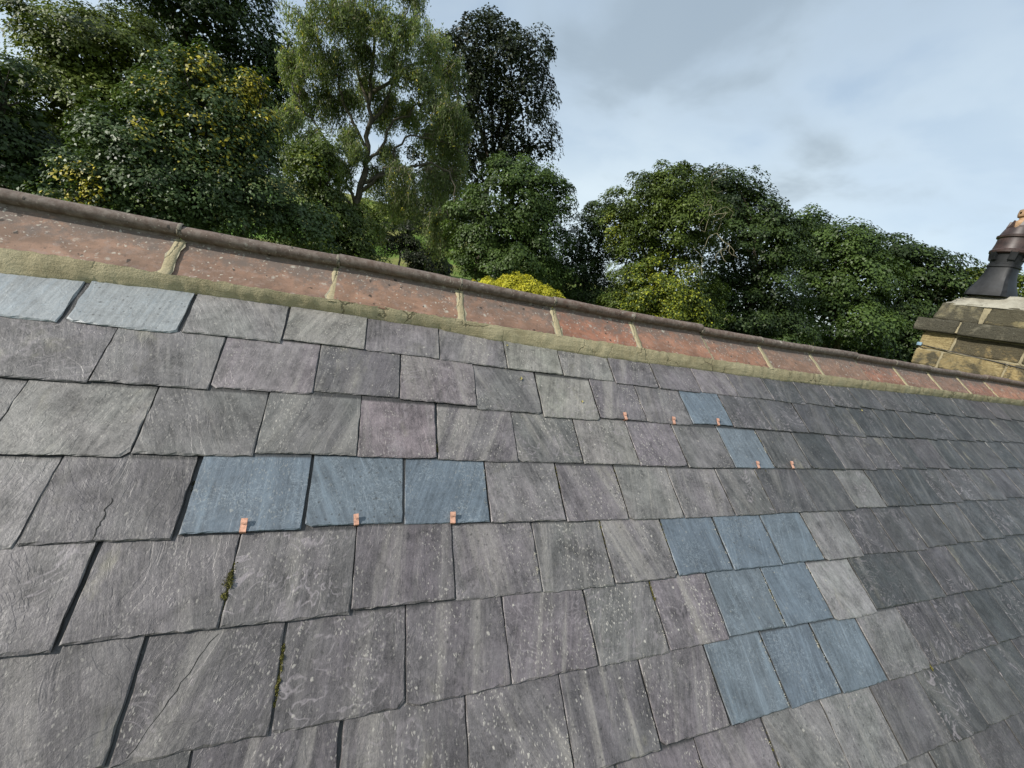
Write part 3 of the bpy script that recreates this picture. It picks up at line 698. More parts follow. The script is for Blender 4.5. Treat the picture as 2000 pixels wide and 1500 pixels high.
def leaf_bit(u, v, sz, ang, label):
    rng = random.Random(int(u * 100)); V = []; F = []
    k = 9
    for i in range(k):
        a = 2 * math.pi * i / k; r = sz * (0.6 + 0.5 * rng.random()) * (1.0 if i % 2 else 0.6)
        V.append((r * math.cos(a), r * math.sin(a) * .8, .004 + .25 * abs(math.cos(a)) * r + rng.uniform(0, .002)))
    V.append((0, 0, .002)); V += [(x * .98, y * .98, z - .0006) for x, y, z in V]
    for i in range(k): F.append((i, (i + 1) % k, k)); F.append((k + 1 + (i + 1) % k, k + 1 + i, 2 * k + 1)); F.append((i, k + 1 + i, k + 1 + (i + 1) % k, (i + 1) % k))
    o = mesh_from('fallen_leaf', V, F, M['leafbit']); o.matrix_world = roof_matrix(RW(u, v, surf(v) / G), 0, 0, ang)
    tag(o, label, 'leaf', 'curled dry leaves lying on the slates')
leaf_bit(11.13, 1.16, 0.011, 0.9, 'curled dry leaf bit on the slate just below the ridge mortar, centre of roof')
leaf_bit(12.44, 1.60, 0.009, 0.9, 'small upright dry leaf bit on a pale streaked slate in the second course')
leaf_bit(22.75, 1.10, 0.01, 4.5, 'tiny dry leaf ring on the dark slates below the far ridge')
leaf_bit(10.94, 0.33, 0.007, 1.8, 'tiny dry leaf tucked under the mortar fillet at the top course')

# ================================================================== CHIMNEY
ch = empty('chimney', (7.05, 0.85, RZ - 0.6)); tag(ch, 'sooty yellow sandstone chimney stack with two pots behind the right end of the ridge', 'chimney')
bpy.context.view_layer.update()
def rough_block(name, x0, x1, y0, y1, z0, z1, mat, parent, col=None, seed=0, bev=0.012, rough=0.004, taper=(0, 0)):
    rng = random.Random(seed); bm = bmesh.new()
    bmesh.ops.create_cube(bm, size=1.0)
    for v in bm.verts:
        top = v.co.z > 0; tx, ty = (taper if top else (0, 0))
        v.co = Vector(((x0 if v.co.x < 0 else x1) + (tx if v.co.x < 0 else -tx), (y0 if v.co.y < 0 else y1) + (ty if v.co.y < 0 else -ty), z0 if v.co.z < 0 else z1))
    bmesh.ops.bevel(bm, geom=bm.edges[:], offset=bev, segments=2, affect='EDGES', profile=0.6)
    bmesh.ops.subdivide_edges(bm, edges=[e for e in bm.edges if e.calc_length() > 0.10], cuts=5, use_grid_fill=True)
    k_ = [(Vector((rng.gauss(0, 14), rng.gauss(0, 14), rng.gauss(0, 14))), rng.uniform(0, 6.3)) for _ in range(6)]
    for v in bm.verts:
        b_ = sum(math.sin(v.co.dot(q) + f_) for q, f_ in k_) * rough * .7
        v.co += Vector((b_ + rng.gauss(0, rough * .6), b_ * .6 + rng.gauss(0, rough * .6), b_ * .5 + rng.gauss(0, rough * .6)))
    c = Vector(((x0 + x1) / 2, (y0 + y1) / 2, (z0 + z1) / 2))
    for v in bm.verts: v.co -= c
    o = from_bm(name, bm, mat, None, True); o.location = c
    if col: o.color = col
    bpy.context.view_layer.update(); under(o, parent); return o
X0, X1, Y0, Y1 = CHX, 7.45, -0.15, 1.505
# mortar core, stones in courses on the sunny face and round the far end
rough_block('mortar_core', X0 + .012, X1 - .012, Y0 + .012, Y1 - .012, 4.3, 6.56, M['old_mortar'], ch, None, 1, .005, .001)
YEL, SOOT = (.31, .25, .135), (.30, .25, .15)
zc = 6.535; seed = 10
COURSES = [(6.335, 6.53, [(1.505, 1.20), (1.175, .62), (.60, .16), (.14, -.15)]), (6.13, 6.318, [(1.505, 1.255), (1.235, .70), (.68, .25), (.23, -.15)]), (5.90, 6.112, [(1.505, 1.02), (1.0, .45), (.43, -.15)]), (5.66, 5.885, [(1.505, 1.2), (1.18, .6), (.58, -.15)]), (5.40, 5.64, [(1.505, .95), (.93, .3), (.28, -.15)]), (5.12, 5.385, [(1.505, 1.1), (1.08, .5), (.48, -.15)])]
SO = {(0, 0): .12, (0, 1): .55, (0, 2): .5, (1, 0): .24, (1, 1): .20, (1, 2): .36}
for ci, (za, zb, st) in enumerate(COURSES):
    for si, (ya, yb) in enumerate(st):
        seed += 1
        rough_block('stone', X0, X1, yb, ya, za, zb, M['stone'], ch, (*(YEL if SO.get((ci, si), .2) < .32 else (.40, .31, .16)), SO.get((ci, si), .2)), seed, .014, .0035)
# projecting slab course, two lengths
rough_block('slab', X0 - .085, X1 + .085, 1.185, Y1 + .085, 6.545, 6.70, M['stone'], ch, (.18, .17, .135, .55), 41, .014, .003)
rough_block('slab', X0 - .088, X1 + .085, -.24, 1.165, 6.543, 6.70, M['stone'], ch, (.18, .17, .135, .6), 42, .014, .003)
rough_block('mortar_joint', X0 - .07, X1 + .07, 1.16, 1.19, 6.56, 6.69, M['old_mortar'], ch, None, 43, .004, .001)
# battered course above
rough_block('stone', X0 + .01, X1 - .01, 1.075, 1.49, 6.705, 6.925, M['stone'], ch, (.23, .21, .145, .45), 51, .022, .004, (.03, .02))
rough_block('stone', X0 + .01, X1 - .01, .70, 1.035, 6.705, 6.925, M['stone'], ch, (.30, .26, .15, .62), 52, .022, .004, (.03, .01))
rough_block('stone', X0 + .01, X1 - .01, -.13, .665, 6.705, 6.925, M['stone'], ch, (.34, .29, .17, .35), 53, .022, .004, (.03, .01))
rough_block('mortar_joint', X0 + .04, X1 - .04, 1.02, 1.085, 6.70, 6.90, M['old_mortar'], ch, None, 54, .004, .002)
rough_block('mortar_joint', X0 + .04, X1 - .04, .655, .71, 6.70, 6.90, M['old_mortar'], ch, None, 55, .004, .002)
# sloping flaunching with the pots bedded in it
def flaunching():
    rng = random.Random(7); bm = bmesh.new(); bmesh.ops.create_cube(bm, size=1.0)
    for v in bm.verts:
        t = v.co.z > 0; ix, iy = (.16, .17) if t else (0, 0)
        v.co = Vector(((X0 + .025 + ix if v.co.x < 0 else X1 - .025 - ix), (Y0 + .04 + iy if v.co.y < 0 else Y1 - .045 - iy), 7.06 if t else 6.90))
    bmesh.ops.subdivide_edges(bm, edges=bm.edges[:], cuts=12, use_grid_fill=True)
    for v in bm.verts: v.co += Vector((rng.gauss(0, .003), rng.gauss(0, .003), rng.gauss(0, .004)))
    o = from_bm('flaunching', bm, M['flaunch'], None, True); under(o, ch)
flaunching()

def pot(x, y, zb, label):
    """tall pot: splayed square foot, octagonal neck, banded collar with lugs, spiked crown, terracotta vent insert"""
    def ring_stack(stack, seg, rot=0.0):
        bm = bmesh.new(); rings = []
        for z, r, sq in stack:
            ring = []
            for i in range(seg):
                a = 2 * math.pi * i / seg + rot; ca, sa = math.cos(a), math.sin(a)
                k = (1 / max(abs(ca), abs(sa))) * sq + (1 - sq)
                ring.append(bm.verts.new((x + r * k * ca, y + r * k * sa, zb + z)))
            rings.append(ring)
        for p, q in zip(rings, rings[1:]):
            for i in range(seg): bm.faces.new((p[i], p[(i + 1) % seg], q[(i + 1) % seg], q[i]))
        return bm, rings
    bm, _ = ring_stack([(0, .185, .8), (.04, .182, .8), (.10, .165, .75), (.17, .140, .7), (.26, .122, .6), (.335, .118, .5), (.34, .132, .35), (.365, .134, .3), (.372, .122, .3), (.43, .128, .2), (.49, .138, .1)], 32, math.pi / 32)
    body = from_bm('chimney_pot', bm, M['pot'], None, False); body.data.polygons.foreach_set('use_smooth', [True] * len(body.data.polygons)); body.data.set_sharp_from_angle(angle=math.radians(35)); under(body, ch)
    if label: body['label'] = label
    bm, _ = ring_stack([(.485, .140, 0), (.50, .172, 0), (.525, .174, 0), (.54, .160, 0), (.60, .152, 0), (.66, .150, 0), (.67, .166, 0), (.69, .168, 0), (.70, .152, 0), (.74, .140, 0), (.775, .128, 0), (.775, .112, 0), (.70, .125, 0)], 40)
    cr = from_bm('collar', bm, M['pot_rim'], None, False); cr.data.polygons.foreach_set('use_smooth', [True] * len(cr.data.polygons)); cr.data.set_sharp_from_angle(angle=math.radians(35)); under(cr, body)
    # spikes of the crown
    for i in range(8):
        a = 2 * math.pi * (i + .35) / 8; bm = bmesh.new(); w_ = .36
        vs = []
        for da, z, r in ((-w_, .765, .130), (-w_ * .45, .80, .124), (0, .862, .115), (w_ * .45, .80, .124), (w_, .765, .130)):
            for rr in (r, r - .018): vs.append(bm.verts.new((x + rr * math.cos(a + da), y + rr * math.sin(a + da), zb + z)))
        for j in range(4): 
            b0 = j * 2
            bm.faces.new((vs[b0], vs[b0 + 2], vs[b0 + 3], vs[b0 + 1]))
        bm.faces.new([vs[j * 2] for j in range(5)]); bm.faces.new([vs[j * 2 + 1] for j in range(4, -1, -1)])
        sp = from_bm('crown_spike', bm, M['pot_rim']); under(sp, body)
    # lugs under the collar
    for i in range(6):
        a = 2 * math.pi * (i + .5) / 6; ca, sa = math.cos(a), math.sin(a); bm = bmesh.new()
        bmesh.ops.create_cube(bm, size=1.0)
        for v in bm.verts:
            tz = v.co.z > 0; r = .125 + (v.co.x + .5) * (.045 if tz else .028); t_ = v.co.y * .05
            v.co = Vector((x + r * ca - t_ * sa, y + r * sa + t_ * ca, zb + (.505 if tz else .42)))
        bmesh.ops.bevel(bm, geom=bm.edges[:], offset=.005, segments=2, affect='EDGES')
        lg = from_bm('lug', bm, M['pot']); under(lg, body)
    # vent insert: stem and perforated cap
    bm, _ = ring_stack([(.72, .085, 0), (.83, .098, 0), (.845, .100, 0), (.86, .088, 0), (.875, .06, 0), (.905, .058, 0)], 28)
    st = from_bm('vent_insert', bm, M['terracotta'], None, True); under(st, body)
    bm = bmesh.new(); seg = 48; zz = [.900, .912, .935, .958, .985, .992]; rr = [.052, .080, .086, .086, .084, .0]
    rings = [[bm.verts.new((x + r * math.cos(2 * math.pi * i / seg), y + r * math.sin(2 * math.pi * i / seg), zb + z)) for i in range(seg)] for z, r in zip(zz[:-1], rr[:-1])]
    for q in range(len(rings) - 1):
        for i in range(seg):
            if q == 2 and i % 6 in (1, 2): continue      # the round vent holes
            bm.faces.new((rings[q][i], rings[q][(i + 1) % seg], rings[q + 1][(i + 1) % seg], rings[q + 1][i]))
    bm.faces.new(rings[-1])
    cp = from_bm('vent_cap', bm, M['terracotta'], None, False); under(cp, body)
pot(6.95, 1.165, 7.045, 'dark glazed pot with a terracotta vent insert')
pot(6.98, 0.56, 7.045, 'second dark glazed pot nearer the front of the stack')
# wire stretched round the stack and its blue clip
def tube(name, pts, radii, mat, parent=None, seg=6):
    V, F = tube_geo([Vector(p) for p in pts], radii, seg); o = mesh_from(name, V, F, mat, smooth=True)
    if parent is not None: under(o, parent)
    return o
def tube_geo(pts, radii, seg=6):
    V, F = [], []; prev = None
    for i, p in enumerate(pts):
        d = (pts[min(i + 1, len(pts) - 1)] - pts[max(i - 1, 0)]).normalized()
        a = d.orthogonal() if prev is None else (prev - d * prev.dot(d)); a.normalize(); prev = a; b = d.cross(a)
        r = radii[i] if hasattr(radii, '__len__') else radii
        for k in range(seg):
            t = 2 * math.pi * k / seg; V.append(p + (a * math.cos(t) + b * math.sin(t)) * r)
    for i in range(len(pts) - 1):
        for k in range(seg): F.append((i * seg + k, i * seg + (k + 1) % seg, (i + 1) * seg + (k + 1) % seg, (i + 1) * seg + k))
    F.append(tuple(range(seg - 1, -1, -1))); F.append(tuple(range((len(pts) - 1) * seg, len(pts) * seg)))
    return V, F
tube('wire', [(X0 - .012, 1.485, 6.37), (X0 - .013, 1.2, 6.345), (X0 - .012, .8, 6.315), (X0 - .013, .5, 6.285), (X0 - .012, -.14, 6.24)], .0045, M['wire'], ch)
rough_block('wire_clip', X0 - .028, X0 - .002, 1.46, 1.51, 6.355, 6.395, M['bluec'], ch, None, 77, .005, .0)

# ================================================================== TREES
LEAFY = {}
def leaves_mesh(name, P, Nrm, A, L, Wd, tint, aut, mat, fold=0.12):
    B = np.cross(Nrm, A); B /= np.linalg.norm(B, axis=1, keepdims=True) + 1e-9
    L = L[:, None]; Wd = Wd[:, None]
    V = np.stack([P - A * L * .5, P + B * Wd * .5 - A * L * .06 + Nrm * L * fold, P + A * L * .5 - Nrm * L * fold * .6, P - B * Wd * .5 - A * L * .06 + Nrm * L * fold], 1).reshape(-1, 3).astype(np.float32)
    k = len(P)
    me = bpy.data.meshes.new(name); me.vertices.add(4 * k); me.vertices.foreach_set('co', V.ravel())
    me.loops.add(4 * k); me.loops.foreach_set('vertex_index', np.arange(4 * k, dtype=np.int32))
    me.polygons.add(k); me.polygons.foreach_set('loop_start', np.arange(0, 4 * k, 4, dtype=np.int32))
    me.update(calc_edges=True)
    for nm, arr in (('tint', tint), ('autumn', aut)):
        at = me.attributes.new(nm, 'FLOAT', 'POINT'); at.data.foreach_set('value', np.repeat(arr, 4).astype(np.float32))
    me.materials.append(mat)
    o = bpy.data.objects.new(name, me); COL.objects.link(o); return o

def unit(a): return a / (np.linalg.norm(a, axis=-1, keepdims=True) + 1e-9)
def crown_points(lobes, rng, clump, per, den, flat=0.45, droop=0.5, inner=0.25, gap=0.0):
    """leaf positions for a crown made of overlapping lobes: clumps (sprays) over the lobes' surfaces, plus some inside"""
    lobes = np.asarray(lobes, float); C, R = lobes[:, :3], lobes[:, 3:6]
    cen, rad, nrm = [], [], []
    for i in range(len(C)):
        area = 4 * np.pi * (((R[i, 0] * R[i, 1]) ** 1.6 + (R[i, 0] * R[i, 2]) ** 1.6 + (R[i, 1] * R[i, 2]) ** 1.6) / 3) ** (1 / 1.6)
        kc = int(den * area / (clump * clump))
        d = unit(rng.normal(size=(kc * 2, 3))); keep = rng.random(kc * 2) < np.where(d[:, 1] < 0.25, 0.62, 0.26); d = d[keep]
        f = np.where(rng.random(len(d)) < inner, rng.uniform(.35, .8, len(d)), rng.uniform(.80, 1.05, len(d)))
        kk = rng.normal(0, 3.2, (4, 3)); ph = rng.uniform(0, 6.28, 4)
        f = f * (1 + .065 * np.sin(d @ kk.T + ph).sum(1)); f = np.where(rng.random(len(d)) < .05, f * rng.uniform(1.05, 1.22, len(d)), f)
        p = C[i] + d * R[i] * f[:, None]
        ok = np.ones(len(p), bool)
        for j in range(len(C)):
            if j != i: ok &= (((p - C[j]) / R[j]) ** 2).sum(1) > 0.45
        cen.append(p[ok]); nrm.append(unit(d[ok] / R[i])); rad.append(np.full(ok.sum(), 1.0) * f[ok])
    cen = np.concatenate(cen); nrm = np.concatenate(nrm); fr = np.concatenate(rad)
    if gap > 0: k = rng.random(len(cen)) > gap; cen, nrm, fr = cen[k], nrm[k], fr[k]
    k = len(cen); cs = clump * rng.uniform(.55, 1.35, k)
    dm = unit(rng.normal(size=(k, per, 3)) + nrm[:, None] * np.array([.9, .9, .3]) + np.array([0, 0, .75]))      # over the spray's outer, upper side
    rr = np.where(rng.random((k, per)) < .72, rng.uniform(.82, 1.0, (k, per)), rng.uniform(.1, .9, (k, per)))[..., None]
    loc = dm * rr * np.array([.88, .88, .88 * flat + .10]); rho2 = loc[..., 0] ** 2 + loc[..., 1] ** 2; loc[..., 2] -= droop * rho2 * .45
    P = cen[:, None] + loc * cs[:, None, None] + rng.normal(0, .05, (k, per, 3)) * clump
    lean = nrm[:, None] * np.array([1, 1, .3]); slope = (loc * np.array([1, 1, 0]))
    Nn = unit(np.array([0, 0, .85]) + lean * .35 + dm * .55 + slope * droop * .6 + rng.normal(0, .36, (k, per, 3)))
    A = rng.normal(size=(k, per, 3)) * .7 + lean * .8 + slope * .8 - np.array([0, 0, .35]); A = unit(A - Nn * (A * Nn).sum(-1, keepdims=True))
    ct = np.clip(rng.normal(.5, .27, k), 0, 1)
    tint = np.clip(ct[:, None] + rng.normal(0, .13, (k, per)), 0, 1)
    return P.reshape(-1, 3), Nn.reshape(-1, 3), A.reshape(-1, 3), tint.ravel(), cen

def limb_path(a, b, rng, sag=0.12, k=6):
    a, b = Vector(a), Vector(b); L = (b - a).length; out = []
    off = Vector((rng.gauss(0, 1), rng.gauss(0, 1), rng.gauss(0, .4))) * L * .06
    for i in range(k + 1):
        t = i / k; p = a.lerp(b, t) + off * math.sin(math.pi * t) + Vector((0, 0, L * sag * math.sin(math.pi * t)))
        if 0 < i < k: p += Vector((rng.gauss(0, 1), rng.gauss(0, 1), rng.gauss(0, 1))) * L * .012
        out.append(p)
    return out

def tree(name, label, cat, lobes, base, fork, seed, mat, leaf=.13, clump=.55, per=42, den=1.15, flat=.45, droop=.5, inner=.25, gap=0., mult=3.3, core=1.0, group='trees beyond the ridge', trunk_r=.22, bark='bark', autumn=None, aspect=.62, twigs=0, fold=.12, bare=()):
    rng = np.random.default_rng(seed); pr_ = random.Random(seed)
    bz = float(ground_h(base[0], base[1])) - .05
    root = empty(name, (base[0], base[1], bz)); tag(root, label, cat, group); bpy.context.view_layer.update()
    P, Nn, A, tint, cen = crown_points(lobes, rng, clump, int(per * mult), den * 1.05, flat, droop, inner, gap)
    k = len(P); L = leaf * .74 * rng.uniform(.5, 1.35, k)
    if core > 0:                              # the shaded leaves deep inside each lobe
        cp = []
        for lo in lobes:
            kn = int(core * 11.0 * lo[3] * lo[5] / (leaf * leaf * 2.2)); q = unit(rng.normal(size=(kn, 3))) * (rng.random((kn, 1)) ** .4) * .78; cp.append(np.array(lo[:3]) + q * np.array(lo[3:6]))
        cp = np.concatenate(cp); m_ = len(cp); P = np.concatenate([P, cp]); Nn = np.concatenate([Nn, unit(rng.normal(size=(m_, 3)) + np.array([0, 0, .5]))])
        A2 = rng.normal(size=(m_, 3)); A2 = unit(A2 - Nn[k:] * (A2 * Nn[k:]).sum(1, keepdims=True)); A = np.concatenate([A, A2]); tint = np.concatenate([tint, np.clip(rng.normal(.5, .25, m_), 0, 1)]); L = np.concatenate([L, leaf * rng.uniform(1.1, 1.9, m_)]); k = len(P)
    LEAFY[label] = k
    aut = np.zeros(k)
    if autumn:
        for (ax, ay, az, ar, amt) in autumn:
            d = np.linalg.norm(P - np.array([ax, ay, az]), axis=1); aut = np.maximum(aut, (rng.random(k) < amt * np.clip(1.3 - d / ar, 0, 1)) * rng.uniform(.2, 1, k))
    cr = leaves_mesh('crown', P, Nn, A, L, L * aspect, tint, aut, mat, fold); cr['kind'] = 'stuff'; under(cr, root)
    # trunk and limbs
    V, F = [], []
    def addtube(pts, r0, r1, seg=7):
        v, f = tube_geo(pts, [r0 + (r1 - r0) * i / (len(pts) - 1) for i in range(len(pts))], seg); o = len(V); V.extend(v); F.extend([tuple(i + o for i in q) for q in f])
    b0 = Vector((base[0], base[1], bz)); fk = Vector(fork)
    tp = limb_path(b0, fk, pr_, 0.0, 7); addtube(tp, trunk_r, trunk_r * .62, 10)
    for lo in lobes:
        c = Vector(lo[:3]); t0 = tp[-1] if c.z > fk.z else tp[pr_.randint(4, 6)]
        lp = limb_path(t0, c, pr_, .10); addtube(lp, trunk_r * .42, trunk_r * .12)
        for _ in range(5 + twigs):
            s = lp[pr_.randint(2, 6)]; d = Vector(unit(rng.normal(size=3))); e = c + Vector((d.x * lo[3], d.y * lo[4], d.z * lo[5])) * .92
            addtube(limb_path(s, e, pr_, .06, 5), trunk_r * .12, .008, 5)
    tr = mesh_from('trunk', V, F, M[bark], smooth=True); under(tr, root)
    if bare:                                  # dead pale twigs standing out of the leaves
        V, F = [], []
        for bx, by, bz_, ln in bare:
            for _ in range(3):
                d = Vector((pr_.gauss(0, 1), pr_.gauss(-.5, .4), pr_.gauss(.1, .7))).normalized(); p = Vector((bx, by, bz_)); P_ = [p]
                for q in range(8):
                    d = (d + Vector((pr_.gauss(0, .4), pr_.gauss(0, .3), pr_.gauss(0, .4)))).normalized(); p = p + d * ln / 8; P_.append(p)
                addtube(P_, .010, .004, 5)
        bt = mesh_from('bare_twigs', V, F, M['twig'], smooth=True); bt['kind'] = 'stuff'; under(bt, root)
    return root, cen
M['leaf_dark'] = leaf_material('dark_green_leaves', (0.0150, 0.0272, 0.0068), (0.0577, 0.0924, 0.0215))
M['leaf_olive'] = leaf_material('olive_green_leaves', (0.0306, 0.0435, 0.0068), (0.1727, 0.2172, 0.0290))
M['leaf_maple'] = leaf_material('maple_leaves', (0.0231, 0.0422, 0.0122), (0.1040, 0.1535, 0.0475), rough=0.48, spec=0.4)
M['leaf_mid'] = leaf_material('mid_green_leaves', (0.0231, 0.0422, 0.0088), (0.0867, 0.1362, 0.0281))
M['leaf_beech'] = leaf_material('yellow_green_beech_leaves', (0.0272, 0.0449, 0.0082), (0.1073, 0.1485, 0.0231), autumn=(0.34, 0.36, 0.03))
M['leaf_willow'] = leaf_material('willow_leaves', (0.0578, 0.0802, 0.0286), (0.2633, 0.3197, 0.1317), trans=0.4)
M['leaf_oak'] = leaf_material('near_black_oak_leaves', (0.0109, 0.0163, 0.0068), (0.0330, 0.0446, 0.0157))
M['leaf_gold'] = leaf_material('golden_leaves', (0.30, 0.29, 0.02), (0.6600, 0.6000, 0.0500))
tree('sycamore_tree', 'dark tree cut off by the left edge of the photo', 'tree', [[-8.9, 14.1, 8.68, 0.53, 0.46, 0.53], [-9.59, 13.7, 7.3, 1.07, 0.95, 1.34], [-8.85, 14.14, 7.52, 0.8, 0.7, 0.83], [-8.96, 14.07, 6.29, 1.2, 0.92, 0.85]], (-9.38, 13.83), (-9.38, 13.83, 5.45), 101, M['leaf_dark'], leaf=0.15, clump=0.6, per=40)
tree('sycamore_tree', 'tall domed olive-green tree second from the left behind the maple', 'tree', [[-10.05, 21.35, 11.48, 2.49, 1.94, 1.35], [-11.1, 20.86, 9.91, 1.26, 1.11, 1.3], [-8.81, 21.86, 11.46, 1.42, 1.19, 1.35], [-10.52, 21.14, 9.2, 2.17, 1.68, 1.37], [-11.66, 20.58, 7.82, 1.18, 1.03, 1.21], [-9.49, 21.59, 12.56, 1.51, 1.16, 0.55], [-8.44, 21.99, 10.47, 1.18, 1.03, 1.2]], (-10.26, 21.26), (-10.26, 21.26, 7.42), 102, M['leaf_olive'], leaf=0.17, clump=0.85, per=64, flat=0.35, droop=0.7, den=1.5)
tree('sycamore_tree', 'very tall dark tree rising out of frame behind the yellow-tipped maple', 'tree', [[-8.97, 30.22, 16.17, 3.08, 2.55, 2.87], [-7.35, 30.63, 13.94, 1.89, 1.67, 2.97], [-10.58, 29.72, 16.95, 3.11, 2.42, 1.5], [-9.01, 30.21, 20.15, 3.0, 2.34, 2.04], [-7.15, 30.68, 11.29, 1.67, 1.36, 1.55], [-11.64, 29.34, 17.62, 2.09, 1.61, 1.17], [-6.14, 30.89, 16.64, 1.09, 0.95, 2.07], [-5.92, 30.93, 13.48, 1.07, 0.93, 2.02], [-9.17, 30.16, 12.94, 2.22, 1.75, 1.98]], (-7.91, 30.5), (-7.91, 30.5, 10.59), 103, M['leaf_dark'], leaf=0.24, clump=1.1, per=40, inner=0.3, gap=0.05, den=1.4)
tree('maple_tree', 'near maple with yellowing tips just behind the left of the ridge', 'tree', [[-3.7, 9.88, 8.05, 0.96, 0.83, 0.93], [-2.88, 10.11, 8.05, 0.82, 0.73, 0.95], [-4.47, 9.6, 7.13, 0.96, 0.75, 0.74], [-3.79, 9.85, 6.65, 1.48, 1.16, 0.81], [-5.06, 9.34, 6.5, 0.46, 0.37, 0.42], [-2.76, 10.14, 6.84, 1.21, 0.95, 0.88], [-3.62, 9.9, 8.95, 0.37, 0.32, 0.38], [-2.67, 10.16, 8.95, 0.35, 0.3, 0.42], [-4.87, 9.43, 7.4, 0.36, 0.27, 0.26], [-1.59, 10.36, 6.49, 0.83, 0.65, 0.65], [-3.38, 9.98, 9.41, 0.16, 0.12, 0.14], [-2.5, 10.2, 9.33, 0.13, 0.12, 0.18], [-3.78, 9.85, 9.17, 0.1, 0.09, 0.11], [-4.74, 9.48, 6.07, 0.58, 0.45, 0.26], [-5.44, 9.16, 6.05, 0.35, 0.26, 0.18], [-4.0, 9.78, 5.96, 0.85, 0.66, 0.33]], (-3.58, 9.92), (-3.58, 9.92, 6.23), 104, M['leaf_maple'], leaf=0.105, clump=0.34, per=26, flat=0.7, droop=0.5, inner=0.35, den=1.0, trunk_r=0.11, twigs=2, autumn=[(-3.24, 9.08, 8.43, 1.3, 0.1), (-3.36, 9.46, 9.17, 0.5, 0.7), (-2.41, 9.71, 8.99, 0.62, 0.8), (-5.15, 8.74, 6.29, 0.45, 0.9), (-4.22, 8.84, 7.75, 0.35, 0.5), (-3.92, 9.17, 8.33, 0.4, 0.3), (-2.81, 9.1, 7.83, 0.7, 0.12)])
tree('maple_tree', 'small bright green maple at the foot of the corkscrew willow', 'tree', [[-1.51, 12.38, 7.91, 0.72, 0.6, 0.68], [-1.21, 12.41, 7.0, 0.78, 0.69, 0.86], [-1.83, 12.34, 8.37, 0.33, 0.24, 0.2], [-0.46, 12.45, 6.66, 0.58, 0.51, 0.74], [-1.19, 12.41, 8.69, 0.32, 0.23, 0.25], [-0.98, 12.43, 5.86, 0.97, 0.75, 0.59], [-0.24, 12.46, 5.85, 0.6, 0.46, 0.53], [-1.81, 12.34, 5.69, 0.78, 0.6, 0.49]], (-1.18, 12.41), (-1.18, 12.41, 6.57), 105, M['leaf_beech'], leaf=0.12, clump=0.4, per=30, trunk_r=0.1, autumn=[(-1.77, 11.85, 8.35, 0.4, 0.35)])
tree('oak_tree', 'tall near-black oak behind the corkscrew willow', 'tree', [[6.0, 27.86, 19.7, 2.37, 1.84, 1.68], [7.68, 27.46, 18.62, 2.44, 2.17, 2.47], [8.59, 27.2, 16.42, 1.97, 1.75, 2.23], [5.18, 28.01, 16.81, 2.45, 2.18, 2.8], [5.94, 27.87, 14.25, 2.9, 2.26, 1.75], [10.01, 26.74, 15.16, 0.94, 0.7, 0.75], [8.53, 27.22, 20.12, 1.14, 1.0, 1.32], [6.8, 27.68, 20.7, 1.33, 1.01, 0.79], [5.27, 28.0, 12.01, 1.77, 1.57, 1.79], [3.56, 28.25, 13.19, 1.31, 1.15, 2.06], [4.51, 28.12, 10.19, 1.46, 1.28, 1.64], [2.54, 28.35, 15.79, 0.99, 0.86, 1.96], [4.41, 28.14, 19.54, 1.32, 1.16, 1.34], [4.06, 28.19, 18.25, 1.59, 1.41, 1.61]], (7.3, 27.56), (7.3, 27.56, 13.29), 106, M['leaf_oak'], leaf=0.28, clump=0.95, per=26, inner=0.3, gap=0.12, core=0.35, flat=0.8, droop=0.15, twigs=3, den=1.0)
tree('sycamore_tree', 'round green sycamore in front of the black oak near the centre', 'tree', [[5.42, 15.63, 9.25, 1.83, 1.45, 1.63], [6.6, 15.21, 9.8, 0.98, 0.87, 0.99], [4.86, 15.79, 7.69, 1.67, 1.3, 1.46], [6.69, 15.17, 8.07, 1.24, 1.1, 1.24], [4.07, 16.0, 8.56, 0.99, 0.88, 1.0], [5.87, 15.48, 6.83, 2.15, 1.69, 0.89], [5.52, 15.59, 10.37, 1.03, 0.79, 0.62]], (5.87, 15.48), (5.87, 15.48, 6.83), 107, M['leaf_mid'], leaf=0.15, clump=0.62, per=50, flat=0.35, droop=0.7)
tree('hawthorn_tree', 'dark blue-green hawthorn between the sycamore and the beech', 'tree', [[9.6, 16.01, 8.61, 0.86, 0.76, 1.41], [9.41, 16.11, 6.91, 1.45, 1.13, 1.21], [9.81, 15.89, 9.8, 0.56, 0.49, 0.75], [10.33, 15.59, 6.13, 1.7, 1.33, 1.09], [10.27, 15.62, 9.2, 0.84, 0.74, 1.32], [9.07, 16.28, 7.8, 0.87, 0.77, 1.12]], (9.9, 15.84), (9.9, 15.84, 6.65), 108, M['leaf_dark'], leaf=0.13, clump=0.5, per=36, trunk_r=0.14, twigs=3, inner=0.15, core=0.6)
